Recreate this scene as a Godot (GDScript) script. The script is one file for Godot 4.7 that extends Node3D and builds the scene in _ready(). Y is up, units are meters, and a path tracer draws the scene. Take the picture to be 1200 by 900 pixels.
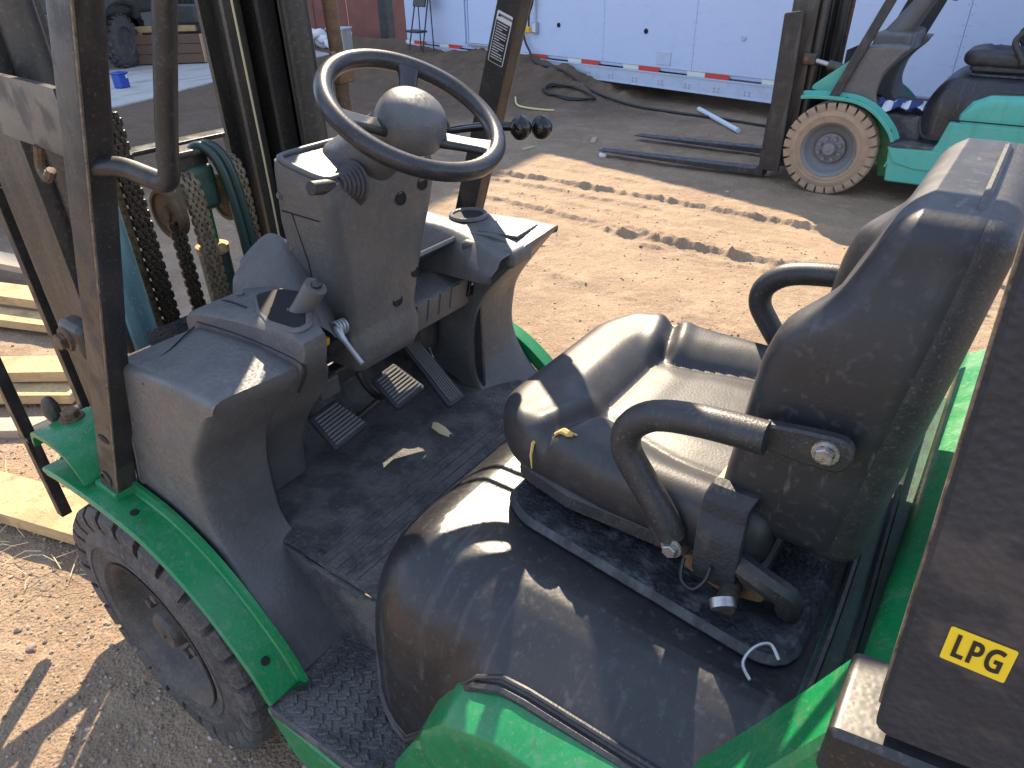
extends Node3D
# A yard with a green forklift in the foreground, a teal one behind it and a parked trailer.
# x is the way the near forklift faces, z its right-hand side, y up, metres.

class Geo:
	var v := PackedVector3Array()
	var f: Array[PackedInt32Array] = []

	func grid(rows: Array, close_u := false, close_v := false, cap := false) -> Geo:
		var n: int = rows.size()
		var m: int = rows[0].size()
		var b := v.size()
		for r in rows:
			v.append_array(r)
		for i in (n if close_v else n - 1):
			var i2 := (i + 1) % n
			for j in (m if close_u else m - 1):
				var j2 := (j + 1) % m
				f.append(PackedInt32Array([b + i * m + j, b + i * m + j2, b + i2 * m + j2, b + i2 * m + j]))
		if cap:
			for e in 2:
				var base := b + (n - 1) * m * e
				var c := Vector3.ZERO
				for j in m:
					c += v[base + j]
				v.append(c / m)
				var k := v.size() - 1
				for j in m:
					var j2 := (j + 1) % m
					if e == 0:
						f.append(PackedInt32Array([k, base + j2, base + j]))
					else:
						f.append(PackedInt32Array([k, base + j, base + j2]))
		return self

	func quad(a: Vector3, b: Vector3, c: Vector3, d: Vector3) -> Geo:
		var k := v.size()
		v.append_array([a, b, c, d])
		f.append(PackedInt32Array([k, k + 1, k + 2, k + 3]))
		return self

	# a box with chamfered edges
	func box(c: Vector3, s: Vector3, r := 0.004, b := Basis(), seg := 1) -> Geo:
		return rbox(c, s, r, seg, [0, 0, 0], b)

	# a rounded box, its flats split div times, ready to be warped
	func rbox(c: Vector3, s: Vector3, r: float, seg := 3, div := [0, 0, 0], b := Basis()) -> Geo:
		var h := s * 0.5
		r = minf(r, minf(h.x, minf(h.y, h.z)) * 0.98)
		var lists := []
		for a in 3:
			var l := PackedFloat32Array()
			var inner: float = h[a] - r
			for k in seg:
				l.append(-inner - r * tan(PI / 4 * (1.0 - float(k) / seg)))
			var d: int = div[a]
			for k in d + 2:
				l.append(lerpf(-inner, inner, float(k) / (d + 1)))
			for k in range(1, seg + 1):
				l.append(inner + r * tan(PI / 4 * float(k) / seg))
			lists.append(l)
		for a in 3:
			var u := (a + 1) % 3
			var w := (a + 2) % 3
			for sg in [-1.0, 1.0]:
				var rows := []
				for p in lists[u]:
					var row := PackedVector3Array()
					for q in lists[w]:
						var x := Vector3.ZERO
						x[a] = sg * h[a]
						x[u] = p
						x[w] = q
						var y := x.clamp(-(h - Vector3(r, r, r)), h - Vector3(r, r, r))
						row.append(c + b * (y + (x - y).normalized() * r))
					rows.append(row)
				if sg < 0:
					rows.reverse()
				grid(rows)
		return self

	func tube(path: PackedVector3Array, rad, n := 10, cap := true, closed := false) -> Geo:
		var m := path.size()
		var rows := []
		var t0 := (path[1] - path[0]).normalized()
		var up := t0.cross(Vector3.UP if absf(t0.y) < 0.9 else Vector3.RIGHT).normalized()
		for i in m:
			var t: Vector3
			if closed:
				t = (path[(i + 1) % m] - path[(i + m - 1) % m]).normalized()
			else:
				t = (path[mini(i + 1, m - 1)] - path[maxi(i - 1, 0)]).normalized()
			up = (up - t * up.dot(t)).normalized()
			var side := t.cross(up)
			var r: float = rad if rad is float else rad[i]
			var row := PackedVector3Array()
			for k in n:
				var a := TAU * k / n
				row.append(path[i] + (up * cos(a) + side * sin(a)) * r)
			rows.append(row)
		return grid(rows, true, closed, cap and not closed)

	# profile points are (radius, height); turned round the y axis of xf
	func lathe(prof: PackedVector2Array, n := 24, xf := Transform3D(), cap := false) -> Geo:
		var rows := []
		for p in prof:
			var row := PackedVector3Array()
			for k in n:
				var a := TAU * k / n
				row.append(xf * Vector3(cos(a) * p.x, p.y, -sin(a) * p.x))
			rows.append(row)
		return grid(rows, true, false, cap)

	# a polygon in x, y pushed from z0 to z1 with bevelled rims
	func prism(poly: PackedVector2Array, z0: float, z1: float, bev := 0.0, xf := Transform3D()) -> Geo:
		var n := poly.size()
		var area := 0.0
		for i in n:
			area += poly[i].cross(poly[(i + 1) % n])
		if area < 0:
			poly = poly.duplicate()
			poly.reverse()
		var inn := PackedVector2Array()
		for i in n:
			var p := poly[i]
			var d1 := (p - poly[(i + n - 1) % n]).normalized()
			var d2 := (poly[(i + 1) % n] - p).normalized()
			var nn := (d1.orthogonal() + d2.orthogonal())
			nn = nn.normalized() / maxf(0.5, nn.length() * 0.5) if nn.length() > 0.01 else d1.orthogonal()
			inn.append(p + nn * bev * _in)
		var rows := []
		var zs := [[z0, inn], [z0 + bev, poly], [z1 - bev, poly], [z1, inn]] if bev > 0.0 else [[z0, poly], [z1, poly]]
		for e in zs:
			var row := PackedVector3Array()
			for p in e[1]:
				row.append(xf * Vector3(p.x, p.y, e[0]))
			rows.append(row)
		var b := v.size()
		grid(rows, true)
		var tri := Geometry2D.triangulate_polygon(inn if bev > 0.0 else poly)
		var last := b + (rows.size() - 1) * n
		for i in range(0, tri.size(), 3):
			f.append(PackedInt32Array([last + tri[i], last + tri[i + 1], last + tri[i + 2]]))
			f.append(PackedInt32Array([b + tri[i], b + tri[i + 2], b + tri[i + 1]]))
		return self
	var _in := -1.0

	func ball(c: Vector3, r: Vector3, n := 14) -> Geo:
		var prof := PackedVector2Array()
		for i in n / 2 + 1:
			var a := -PI / 2 + PI * i / (n / 2)
			prof.append(Vector2(maxf(cos(a), 0.001), sin(a)))
		return lathe(prof, n, Transform3D(Basis.from_scale(r), c))

	func bolt(p: Vector3, axis: Vector3, r: float, h: float) -> Geo:
		var xf := Transform3D(Geo.along(axis), p)
		lathe(PackedVector2Array([Vector2(r * 1.45, 0), Vector2(r * 1.4, h * 0.25), Vector2(r * 0.95, h * 0.27)]), 14, xf)
		var hx := PackedVector2Array([Vector2(r, h * 0.2), Vector2(r, h * 0.9), Vector2(r * 0.88, h), Vector2(0.0005, h)])
		return lathe(hx, 6, xf)

	static func along(axis: Vector3) -> Basis:
		var y := axis.normalized()
		var x := y.cross(Vector3(0, 0, 1) if absf(y.z) < 0.9 else Vector3(1, 0, 0)).normalized()
		return Basis(x, y, x.cross(y))

	func warp(fn: Callable, from := 0) -> Geo:
		for i in range(from, v.size()):
			v[i] = fn.call(v[i])
		return self

	func moved(xf: Transform3D) -> Geo:
		var g := Geo.new()
		g.v = xf * v
		g.f = f.duplicate()
		return g

	func add(o: Geo, xf := Transform3D()) -> Geo:
		var b := v.size()
		v.append_array(xf * o.v)
		for q in o.f:
			var r := q.duplicate()
			for i in r.size():
				r[i] += b
			f.append(r)
		return self

	func mirror() -> Geo:
		var g := Geo.new()
		for p in v:
			g.v.append(Vector3(p.x, p.y, -p.z))
		for q in f:
			var r := q.duplicate()
			r.reverse()
			g.f.append(r)
		return g

	func mesh(crease := 38.0) -> ArrayMesh:
		var ids := {}
		var map := PackedInt32Array()
		map.resize(v.size())
		var pos := PackedVector3Array()
		for i in v.size():
			var key := Vector3i((v[i] * 8000.0).round())
			if not ids.has(key):
				ids[key] = pos.size()
				pos.append(v[i])
			map[i] = ids[key]
		var faces: Array[PackedInt32Array] = []
		var nor := PackedVector3Array()
		var near: Array[PackedInt32Array] = []
		near.resize(pos.size())
		for q in f:
			var r := PackedInt32Array()
			for i in q:
				var k := map[i]
				if not r.has(k):
					r.append(k)
			if r.size() < 3:
				continue
			var n := Vector3.ZERO
			for i in range(1, r.size() - 1):
				n += (pos[r[i]] - pos[r[0]]).cross(pos[r[i + 1]] - pos[r[0]])
			if n.length_squared() < 1e-16:
				continue
			for i in r:
				near[i].append(faces.size())
			faces.append(r)
			nor.append(n)
		var unit := PackedVector3Array()
		for n in nor:
			unit.append(n.normalized())
		var lim := cos(deg_to_rad(crease))
		var ov := PackedVector3Array()
		var on := PackedVector3Array()
		for i in faces.size():
			var r := faces[i]
			var cn := PackedVector3Array()
			for k in r:
				var s := Vector3.ZERO
				for j in near[k]:
					if unit[j].dot(unit[i]) >= lim:
						s += nor[j]
				cn.append(s.normalized() if s.length_squared() > 1e-18 else unit[i])
			for t in range(1, r.size() - 1):
				ov.append(pos[r[0]]); on.append(cn[0])
				ov.append(pos[r[t + 1]]); on.append(cn[t + 1])
				ov.append(pos[r[t]]); on.append(cn[t])
		var a := []
		a.resize(Mesh.ARRAY_MAX)
		a[Mesh.ARRAY_VERTEX] = ov
		a[Mesh.ARRAY_NORMAL] = on
		var out := ArrayMesh.new()
		out.add_surface_from_arrays(Mesh.PRIMITIVE_TRIANGLES, a)
		return out


# ---------------------------------------------------------------- naming
func numbered(parent: Node, called: String) -> String:
	if not parent.has_node(NodePath(called)):
		return called
	var k := 1
	while parent.has_node(NodePath("%s_%03d" % [called, k])):
		k += 1
	return "%s_%03d" % [called, k]

func put(o: Node, called: String, parent: Node) -> void:
	o.name = numbered(parent, called)
	parent.add_child(o, true)

func tag(o: Node3D, label: String, category: String, group := "") -> Node3D:
	o.set_meta("label", label)
	o.set_meta("category", category)
	if group:
		o.set_meta("group", group)
	return o

func kind(o: Node3D, k: String) -> Node3D:
	o.set_meta("kind", k)
	return o

func thing(called: String, label: String, category: String, at := Vector3.ZERO, turn := 0.0, group := "") -> Node3D:
	var o := Node3D.new()
	put(o, called, self)
	o.position = at
	o.rotation.y = turn
	tag(o, label, category, group)
	return o

func part(called: String, g, m: Material, parent: Node, crease := 38.0) -> MeshInstance3D:
	var o := MeshInstance3D.new()
	o.mesh = g.mesh(crease) if g is Geo else g
	o.material_override = m
	put(o, called, parent)
	return o

func geo() -> Geo:
	return Geo.new()

# ---------------------------------------------------------------- curves
static func V(a: Array) -> PackedVector3Array:
	var p := PackedVector3Array()
	for e in a:
		p.append(e if e is Vector3 else Vector3(e[0], e[1], e[2]))
	return p

static func V2(a: Array) -> PackedVector2Array:
	var p := PackedVector2Array()
	for e in a:
		p.append(Vector2(e[0], e[1]))
	return p

static func spline(a, k := 6) -> PackedVector3Array:
	var p := V(a) if a is Array else a as PackedVector3Array
	var out := PackedVector3Array()
	for i in p.size() - 1:
		for j in k:
			out.append(p[i].cubic_interpolate(p[i + 1], p[maxi(i - 1, 0)], p[mini(i + 2, p.size() - 1)], float(j) / k))
	out.append(p[-1])
	return out

static func spline2(a: Array, k := 6) -> PackedVector2Array:
	var p := V2(a)
	var out := PackedVector2Array()
	for i in p.size() - 1:
		for j in k:
			out.append(p[i].cubic_interpolate(p[i + 1], p[maxi(i - 1, 0)], p[mini(i + 2, p.size() - 1)], float(j) / k))
	out.append(p[-1])
	return out

# polygon with its corners rounded: points are [x, y, radius]
static func rpoly(a: Array, seg := 4) -> PackedVector2Array:
	var out := PackedVector2Array()
	var n := a.size()
	for i in n:
		var p := Vector2(a[i][0], a[i][1])
		var r: float = a[i][2] if a[i].size() > 2 else 0.0
		if r <= 0.0:
			out.append(p)
			continue
		var q := Vector2(a[(i + n - 1) % n][0], a[(i + n - 1) % n][1])
		var s := Vector2(a[(i + 1) % n][0], a[(i + 1) % n][1])
		var d1 := (q - p).normalized()
		var d2 := (s - p).normalized()
		var half := absf(d1.angle_to(d2)) / 2
		var cut := minf(r / tan(half), minf(p.distance_to(q), p.distance_to(s)) * 0.49)
		for k in seg + 1:
			var t := float(k) / seg
			var a1 := p + d1 * cut
			var a2 := p + d2 * cut
			out.append(a1.lerp(p, t).lerp(p.lerp(a2, t), t))
	return out

static func rrect(hx: float, hy: float, r: float, seg := 4) -> PackedVector2Array:
	return rpoly([[-hx, -hy, r], [hx, -hy, r], [hx, hy, r], [-hx, hy, r]], seg)

# smooth rows between rows
static func soften(rows: Array, k := 4) -> Array:
	var out := []
	for i in rows.size() - 1:
		for j in k:
			var row := PackedVector3Array()
			for c in rows[0].size():
				row.append(rows[i][c].cubic_interpolate(rows[i + 1][c], rows[maxi(i - 1, 0)][c], rows[mini(i + 2, rows.size() - 1)][c], float(j) / k))
			out.append(row)
	out.append(rows[-1])
	return out

static func ss(a: float, b: float, x: float) -> float:
	return smoothstep(a, b, x)

# ---------------------------------------------------------------- materials
var M := {}

func noise_bytes(size: int, cycles: float, seed_: int, oct := 4, type := FastNoiseLite.TYPE_SIMPLEX_SMOOTH, stretch := 1.0) -> PackedByteArray:
	var n := FastNoiseLite.new()
	n.noise_type = type
	n.seed = seed_
	n.frequency = cycles / size
	n.fractal_octaves = oct
	n.fractal_gain = 0.55
	if type == FastNoiseLite.TYPE_CELLULAR:
		n.cellular_return_type = FastNoiseLite.RETURN_DISTANCE
		n.fractal_type = FastNoiseLite.FRACTAL_NONE
	var im: Image
	if stretch == 1.0:
		im = n.get_seamless_image(size, size)
	else:
		im = n.get_seamless_image(size, maxi(8, int(size / stretch)))
		im.resize(size, size, Image.INTERPOLATE_CUBIC)
	im.convert(Image.FORMAT_L8)
	return im.get_data()

# base colour (linear) with layers [cycles, octaves, lo, hi, most, colour or grey value, stretch, type]
func layered(size: int, base: Color, layers: Array, seed_: int, srgb := true) -> ImageTexture:
	var n := size * size
	var c := PackedFloat32Array()
	c.resize(n * 3)
	for i in n:
		c[i * 3] = base.r
		c[i * 3 + 1] = base.g
		c[i * 3 + 2] = base.b
	var k := 0
	for l in layers:
		k += 1
		var nb := noise_bytes(size, l[0], seed_ * 17 + k, l[1], l[7] if l.size() > 7 else FastNoiseLite.TYPE_SIMPLEX_SMOOTH, l[6] if l.size() > 6 else 1.0)
		var lut := PackedFloat32Array()
		for i in 256:
			lut.append(ss(l[2], l[3], i / 255.0) * l[4])
		var col: Color = l[5]
		for i in n:
			var a := lut[nb[i]]
			if a > 0.004:
				var j := i * 3
				c[j] += (col.r - c[j]) * a
				c[j + 1] += (col.g - c[j + 1]) * a
				c[j + 2] += (col.b - c[j + 2]) * a
	var enc := PackedByteArray()
	for i in 1025:
		var x := i / 1024.0
		enc.append(int(round(255.0 * (Color(x, x, x).linear_to_srgb().r if srgb else x))))
	var bytes := PackedByteArray()
	bytes.resize(n * 3)
	for i in n * 3:
		bytes[i] = enc[int(clampf(c[i], 0.0, 1.0) * 1024.0)]
	return ImageTexture.create_from_image(Image.create_from_data(size, size, false, Image.FORMAT_RGB8, bytes))

func bumps(size: int, layers: Array, seed_: int, strength: float) -> ImageTexture:
	# layers [cycles, octaves, weight, type, stretch]
	var n := size * size
	var h := PackedFloat32Array()
	h.resize(n)
	var k := 0
	for l in layers:
		k += 1
		var nb := noise_bytes(size, l[0], seed_ * 31 + k, l[1], l[3] if l.size() > 3 else FastNoiseLite.TYPE_SIMPLEX_SMOOTH, l[4] if l.size() > 4 else 1.0)
		var w: float = l[2] / 255.0
		for i in n:
			h[i] += nb[i] * w
	var im := Image.create_from_data(size, size, false, Image.FORMAT_RF, h.to_byte_array())
	im.convert(Image.FORMAT_RGBA8)
	im.bump_map_to_normal_map(strength)
	return ImageTexture.create_from_image(im)

func G(x: float) -> Color:
	return Color(x, x, x)

func surf(called: String, albedo: Texture2D, rough, scale: float, normal: Texture2D = null, nscale := 1.0, metal := 0.0) -> StandardMaterial3D:
	var m := StandardMaterial3D.new()
	m.resource_name = called
	m.albedo_texture = albedo
	if rough is Texture2D:
		m.roughness = 1.0
		m.roughness_texture = rough
		m.roughness_texture_channel = BaseMaterial3D.TEXTURE_CHANNEL_RED
	else:
		m.roughness = rough
	m.metallic = metal
	m.uv1_triplanar = true
	m.uv1_scale = Vector3.ONE * scale
	if normal:
		m.normal_enabled = true
		m.normal_texture = normal
		m.normal_scale = nscale
	M[called] = m
	return m

func flat(called: String, c: Color, rough: float, metal := 0.0) -> StandardMaterial3D:
	var m := StandardMaterial3D.new()
	m.resource_name = called
	m.albedo_color = c.linear_to_srgb()
	m.roughness = rough
	m.metallic = metal
	M[called] = m
	return m

func materials() -> void:
	var CELL := FastNoiseLite.TYPE_CELLULAR
	var dust := Color(0.30, 0.25, 0.19)
	var grey_dust := Color(0.20, 0.20, 0.20)
	var grain := bumps(256, [[70, 2, 0.5, CELL], [120, 2, 0.3]], 3, 3.0)
	var fine := bumps(256, [[90, 3, 1.0]], 5, 2.0)
	var lumpy := bumps(512, [[10, 5, 0.6], [60, 3, 0.4]], 7, 4.0)
	var gritty := bumps(512, [[30, 5, 0.5], [80, 2, 0.5, CELL]], 9, 6.0)
	# moulded plastic of cowl and column: grey-black with rubbed and dusty patches
	var r_plastic := layered(512, G(0.40), [[5, 5, 0.4, 0.8, 0.8, G(0.62)], [40, 3, 0.55, 0.8, 0.5, G(0.7)]], 12, false)
	var a_cowl := layered(512, Color(0.092, 0.092, 0.092), [[4, 5, 0.42, 0.8, 0.45, Color(0.13, 0.127, 0.12)], [22, 4, 0.55, 0.85, 0.35, Color(0.16, 0.152, 0.14)], [9, 3, 0.6, 0.85, 0.3, Color(0.13, 0.12, 0.11), 14.0], [110, 2, 0.74, 0.9, 0.5, grey_dust]], 1)
	surf("cowl_plastic", a_cowl, r_plastic, 1.6, grain, 0.25)
	# hood cover: smoother black with dust and pale scuffs
	var r_hood := layered(512, G(0.36), [[5, 5, 0.45, 0.8, 0.7, G(0.42)], [50, 3, 0.6, 0.85, 0.6, G(0.65)]], 14, false)
	surf("hood_cover", layered(512, Color(0.014, 0.014, 0.016), [[5, 5, 0.5, 0.9, 0.3, Color(0.035, 0.035, 0.037)], [26, 5, 0.64, 0.88, 0.4, Color(0.10, 0.10, 0.105)], [14, 3, 0.74, 0.9, 0.25, Color(0.14, 0.14, 0.14), 7.0], [130, 2, 0.78, 0.92, 0.3, Color(0.16, 0.16, 0.16)]], 2), r_hood, 1.5, grain, 0.06)
	# the hood under the seat: dusty
	surf("dusty_black", layered(512, Color(0.012, 0.014, 0.018), [[6, 5, 0.45, 0.8, 0.45, Color(0.045, 0.05, 0.055)], [10, 6, 0.50, 0.85, 0.55, Color(0.10, 0.105, 0.11)], [120, 2, 0.72, 0.9, 0.4, Color(0.18, 0.18, 0.18)]], 4), layered(256, G(0.5), [[20, 4, 0.5, 0.8, 0.8, G(0.85)]], 15, false), 1.7, gritty, 0.35)
	# vinyl
	var r_vinyl := layered(512, G(0.46), [[6, 5, 0.4, 0.8, 0.8, G(0.52)]], 16, false)
	surf("vinyl", layered(512, Color(0.026, 0.026, 0.028), [[5, 5, 0.45, 0.85, 0.5, Color(0.055, 0.055, 0.056)], [24, 5, 0.7, 0.92, 0.3, Color(0.12, 0.12, 0.12)]], 5), r_vinyl, 3.4, grain, 0.10)
	surf("back_vinyl", layered(512, Color(0.026, 0.027, 0.031), [[4, 5, 0.45, 0.85, 0.5, Color(0.06, 0.061, 0.066)], [20, 5, 0.62, 0.9, 0.35, Color(0.12, 0.12, 0.125)], [16, 4, 0.74, 0.92, 0.35, Color(0.2, 0.2, 0.2), 5.0]], 6), layered(256, G(0.42), [[6, 5, 0.4, 0.8, 0.8, G(0.56)]], 17, false), 2.0, fine, 0.08)
	surf("soft_rubber", layered(256, Color(0.028, 0.028, 0.030), [[6, 5, 0.45, 0.85, 0.5, Color(0.06, 0.058, 0.054)], [50, 2, 0.72, 0.9, 0.5, grey_dust]], 7), 0.48, 3.0, fine, 0.25)
	surf("wheel_grip", layered(256, Color(0.023, 0.023, 0.026), [[8, 5, 0.45, 0.85, 0.5, Color(0.05, 0.05, 0.052)], [60, 2, 0.74, 0.9, 0.5, grey_dust]], 8), 0.30, 3.0, fine, 0.12)
	# painted steel
	surf("black_paint", layered(512, Color(0.017, 0.017, 0.018), [[5, 5, 0.45, 0.85, 0.5, Color(0.042, 0.039, 0.036)], [8, 4, 0.56, 0.88, 0.4, Color(0.10, 0.088, 0.075), 9.0], [70, 3, 0.68, 0.85, 0.5, Color(0.16, 0.13, 0.1)]], 9), layered(256, G(0.36), [[6, 5, 0.4, 0.8, 0.8, G(0.6)]], 18, false), 1.8, fine, 0.06)
	surf("worn_panel", layered(512, Color(0.019, 0.022, 0.028), [[4, 5, 0.45, 0.85, 0.5, Color(0.030, 0.033, 0.040)], [140, 3, 0.66, 0.9, 0.3, Color(0.07, 0.07, 0.075)], [3, 5, 0.70, 0.84, 0.4, Color(0.09, 0.075, 0.065)]], 10), 0.6, 2.0, gritty, 0.3)
	surf("worn_edge", layered(256, Color(0.19, 0.155, 0.115), [[8, 5, 0.4, 0.75, 0.8, Color(0.07, 0.058, 0.046)], [30, 4, 0.6, 0.85, 0.6, Color(0.34, 0.3, 0.25)]], 11), 0.5, 4.0, fine, 0.3, 0.3)
	var r_green := layered(512, G(0.27), [[5, 5, 0.42, 0.8, 0.8, G(0.5)], [60, 3, 0.6, 0.85, 0.5, G(0.7)]], 19, false)
	surf("green_paint", layered(512, Color(0.006, 0.175, 0.052), [[5, 5, 0.45, 0.85, 0.35, Color(0.02, 0.22, 0.085)], [18, 5, 0.62, 0.82, 0.5, Color(0.10, 0.20, 0.12)], [60, 3, 0.72, 0.86, 0.6, Color(0.2, 0.2, 0.15)], [12, 4, 0.7, 0.84, 0.5, Color(0.06, 0.08, 0.05)]], 20), r_green, 1.7, fine, 0.1)
	surf("dull_green", layered(256, Color(0.03, 0.085, 0.058), [[6, 5, 0.35, 0.75, 0.75, Color(0.03, 0.042, 0.034)], [40, 4, 0.6, 0.85, 0.6, Color(0.12, 0.14, 0.1)]], 21), 0.5, 2.5, fine, 0.2)
	surf("pale_green", layered(256, Color(0.2, 0.33, 0.17), [[6, 5, 0.45, 0.85, 0.5, Color(0.28, 0.36, 0.22)], [40, 4, 0.65, 0.85, 0.5, Color(0.4, 0.4, 0.3)]], 22), 0.5, 2.5, fine, 0.2)  # crossbar green, paled to hold the sun glare on it
	surf("teal_paint", layered(512, Color(0.07, 0.37, 0.295), [[5, 5, 0.42, 0.85, 0.4, Color(0.11, 0.39, 0.32)], [16, 5, 0.64, 0.84, 0.45, Color(0.2, 0.3, 0.24)], [9, 4, 0.6, 0.82, 0.4, Color(0.06, 0.28, 0.22), 6.0], [50, 3, 0.74, 0.86, 0.6, Color(0.1, 0.12, 0.1)]], 23), 0.5, 1.3, fine, 0.1)
	surf("faded_teal", layered(256, Color(0.13, 0.24, 0.25), [[5, 5, 0.4, 0.8, 0.7, Color(0.05, 0.11, 0.12), 5.0], [40, 4, 0.62, 0.85, 0.6, Color(0.25, 0.27, 0.25)]], 24), 0.45, 2.0, fine, 0.2)
	# rubber and metal
	surf("tyre_rubber", layered(512, Color(0.040, 0.039, 0.038), [[5, 5, 0.38, 0.75, 0.7, Color(0.095, 0.088, 0.08)], [30, 5, 0.55, 0.8, 0.6, Color(0.13, 0.115, 0.1)], [110, 2, 0.66, 0.86, 0.7, Color(0.2, 0.175, 0.14)]], 25), 0.8, 1.8, gritty, 0.5)
	surf("muddy_tyre", layered(512, Color(0.33, 0.235, 0.155), [[6, 5, 0.45, 0.85, 0.6, Color(0.2, 0.15, 0.115)], [40, 4, 0.6, 0.85, 0.5, Color(0.36, 0.28, 0.2)]], 26), 0.9, 1.5, gritty, 0.4)
	surf("brown_rim", layered(256, Color(0.05, 0.042, 0.035), [[5, 5, 0.4, 0.8, 0.7, Color(0.11, 0.09, 0.07)], [40, 4, 0.6, 0.85, 0.6, Color(0.18, 0.155, 0.12)]], 27), 0.6, 2.0, fine, 0.4)
	surf("grey_rim", layered(256, Color(0.17, 0.175, 0.185), [[5, 5, 0.4, 0.8, 0.7, Color(0.18, 0.165, 0.14)], [40, 4, 0.6, 0.85, 0.6, Color(0.08, 0.08, 0.085)]], 28), 0.55, 2.0, fine, 0.3)
	surf("greasy_steel", layered(512, Color(0.042, 0.040, 0.036), [[6, 5, 0.4, 0.8, 0.6, Color(0.095, 0.082, 0.064), 6.0], [40, 4, 0.6, 0.85, 0.6, Color(0.14, 0.115, 0.075)]], 29), 0.42, 1.8, gritty, 0.08, 0.2)
	surf("chain_steel", layered(256, Color(0.21, 0.165, 0.10), [[12, 5, 0.4, 0.75, 0.8, Color(0.07, 0.055, 0.035)], [60, 3, 0.65, 0.85, 0.6, Color(0.33, 0.28, 0.19)]], 30), 0.5, 4.0, fine, 0.4, 0.3)
	surf("oily_chain", layered(256, Color(0.03, 0.025, 0.018), [[14, 4, 0.5, 0.8, 0.7, Color(0.09, 0.07, 0.045)], [60, 3, 0.68, 0.85, 0.7, Color(0.4, 0.36, 0.28)]], 31), 0.3, 4.0, gritty, 0.5, 0.4)
	surf("rusty", layered(256, Color(0.13, 0.075, 0.035), [[6, 5, 0.4, 0.75, 0.8, Color(0.05, 0.036, 0.026)], [30, 4, 0.6, 0.85, 0.6, Color(0.24, 0.15, 0.075)]], 32), 0.7, 3.0, gritty, 0.4)
	surf("zinc", layered(256, Color(0.42, 0.42, 0.42), [[14, 4, 0.45, 0.8, 0.7, Color(0.2, 0.19, 0.17)]], 33), 0.38, 5.0, fine, 0.3, 0.85)
	flat("chrome", G(0.6), 0.15, 1.0)
	flat("dark_gap", G(0.006), 0.8)
	flat("foam", Color(0.55, 0.38, 0.13), 0.95)
	flat("pale_foam", Color(0.62, 0.52, 0.3), 0.95)
	flat("yellow_plastic", Color(0.75, 0.42, 0.02), 0.45)
	flat("label_yellow", Color(0.78, 0.56, 0.02), 0.45)
	flat("label_black", G(0.012), 0.5)
	flat("label_white", G(0.62), 0.5)
	flat("black_gloss", G(0.012), 0.12)
	flat("hose", Color(0.03, 0.06, 0.055), 0.3)
	flat("black_cable", G(0.012), 0.5)
	flat("white_cable", Color(0.55, 0.53, 0.48), 0.5)
	flat("grip_grey", Color(0.11, 0.108, 0.098), 0.5)
	# floor of the cab
	surf("floor_mat", layered(512, Color(0.045, 0.045, 0.047), [[4, 6, 0.30, 0.75, 0.8, Color(0.11, 0.106, 0.10)], [20, 6, 0.50, 0.85, 0.4, Color(0.17, 0.158, 0.14)], [130, 2, 0.66, 0.88, 0.4, Color(0.24, 0.22, 0.19)]], 34), 0.75, 2.2, gritty, 0.6)
	# yard
	surf("dirt", layered(1024, Color(0.250, 0.174, 0.110), [[3, 6, 0.38, 0.75, 0.6, Color(0.18, 0.122, 0.077)], [9, 5, 0.5, 0.8, 0.5, Color(0.33, 0.24, 0.16)], [30, 5, 0.58, 0.82, 0.35, Color(0.22, 0.155, 0.10)], [90, 3, 0.64, 0.82, 0.4, Color(0.42, 0.32, 0.22)], [150, 2, 0.70, 0.86, 0.4, Color(0.17, 0.13, 0.095)]], 35), 0.95, 0.42, bumps(1024, [[12, 7, 0.7], [60, 5, 0.35], [200, 3, 0.45]], 36, 8.0), 0.7)
	M.dirt.uv1_world_triplanar = true
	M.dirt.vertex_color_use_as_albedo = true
	surf("dark_dirt", layered(512, Color(0.15, 0.115, 0.085), [[5, 6, 0.38, 0.75, 0.55, Color(0.11, 0.085, 0.066)], [30, 5, 0.55, 0.8, 0.5, Color(0.2, 0.16, 0.125)], [110, 2, 0.66, 0.85, 0.6, Color(0.28, 0.24, 0.19)]], 37), 0.95, 0.8, lumpy, 1.0)
	surf("concrete", layered(512, Color(0.40, 0.39, 0.37), [[4, 5, 0.42, 0.8, 0.5, Color(0.32, 0.31, 0.29)], [30, 4, 0.6, 0.85, 0.4, Color(0.25, 0.24, 0.22)], [7, 4, 0.62, 0.8, 0.5, Color(0.2, 0.18, 0.16), 5.0]], 38), 0.9, 0.35, lumpy, 0.3)
	surf("stone", layered(256, Color(0.42, 0.36, 0.29), [[6, 5, 0.4, 0.8, 0.6, Color(0.25, 0.2, 0.15)]], 39), 0.95, 6.0, lumpy, 0.5)
	surf("trailer_skin", layered(512, Color(0.49, 0.575, 0.75), [[3, 5, 0.45, 0.85, 0.35, Color(0.44, 0.51, 0.67)], [7, 4, 0.6, 0.85, 0.3, Color(0.36, 0.47, 0.68), 0.25], [40, 3, 0.75, 0.9, 0.4, Color(0.45, 0.42, 0.4)]], 40), 0.4, 0.35, fine, 0.05)
	surf("aluminium", layered(256, Color(0.46, 0.54, 0.68), [[6, 5, 0.45, 0.85, 0.5, Color(0.40, 0.44, 0.52)], [50, 3, 0.66, 0.85, 0.5, Color(0.3, 0.28, 0.26)]], 41), 0.5, 0.9, fine, 0.15, 0.2)
	flat("tape_red", Color(0.60, 0.05, 0.03), 0.35)
	flat("tape_white", Color(0.66, 0.66, 0.58), 0.35)
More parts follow.
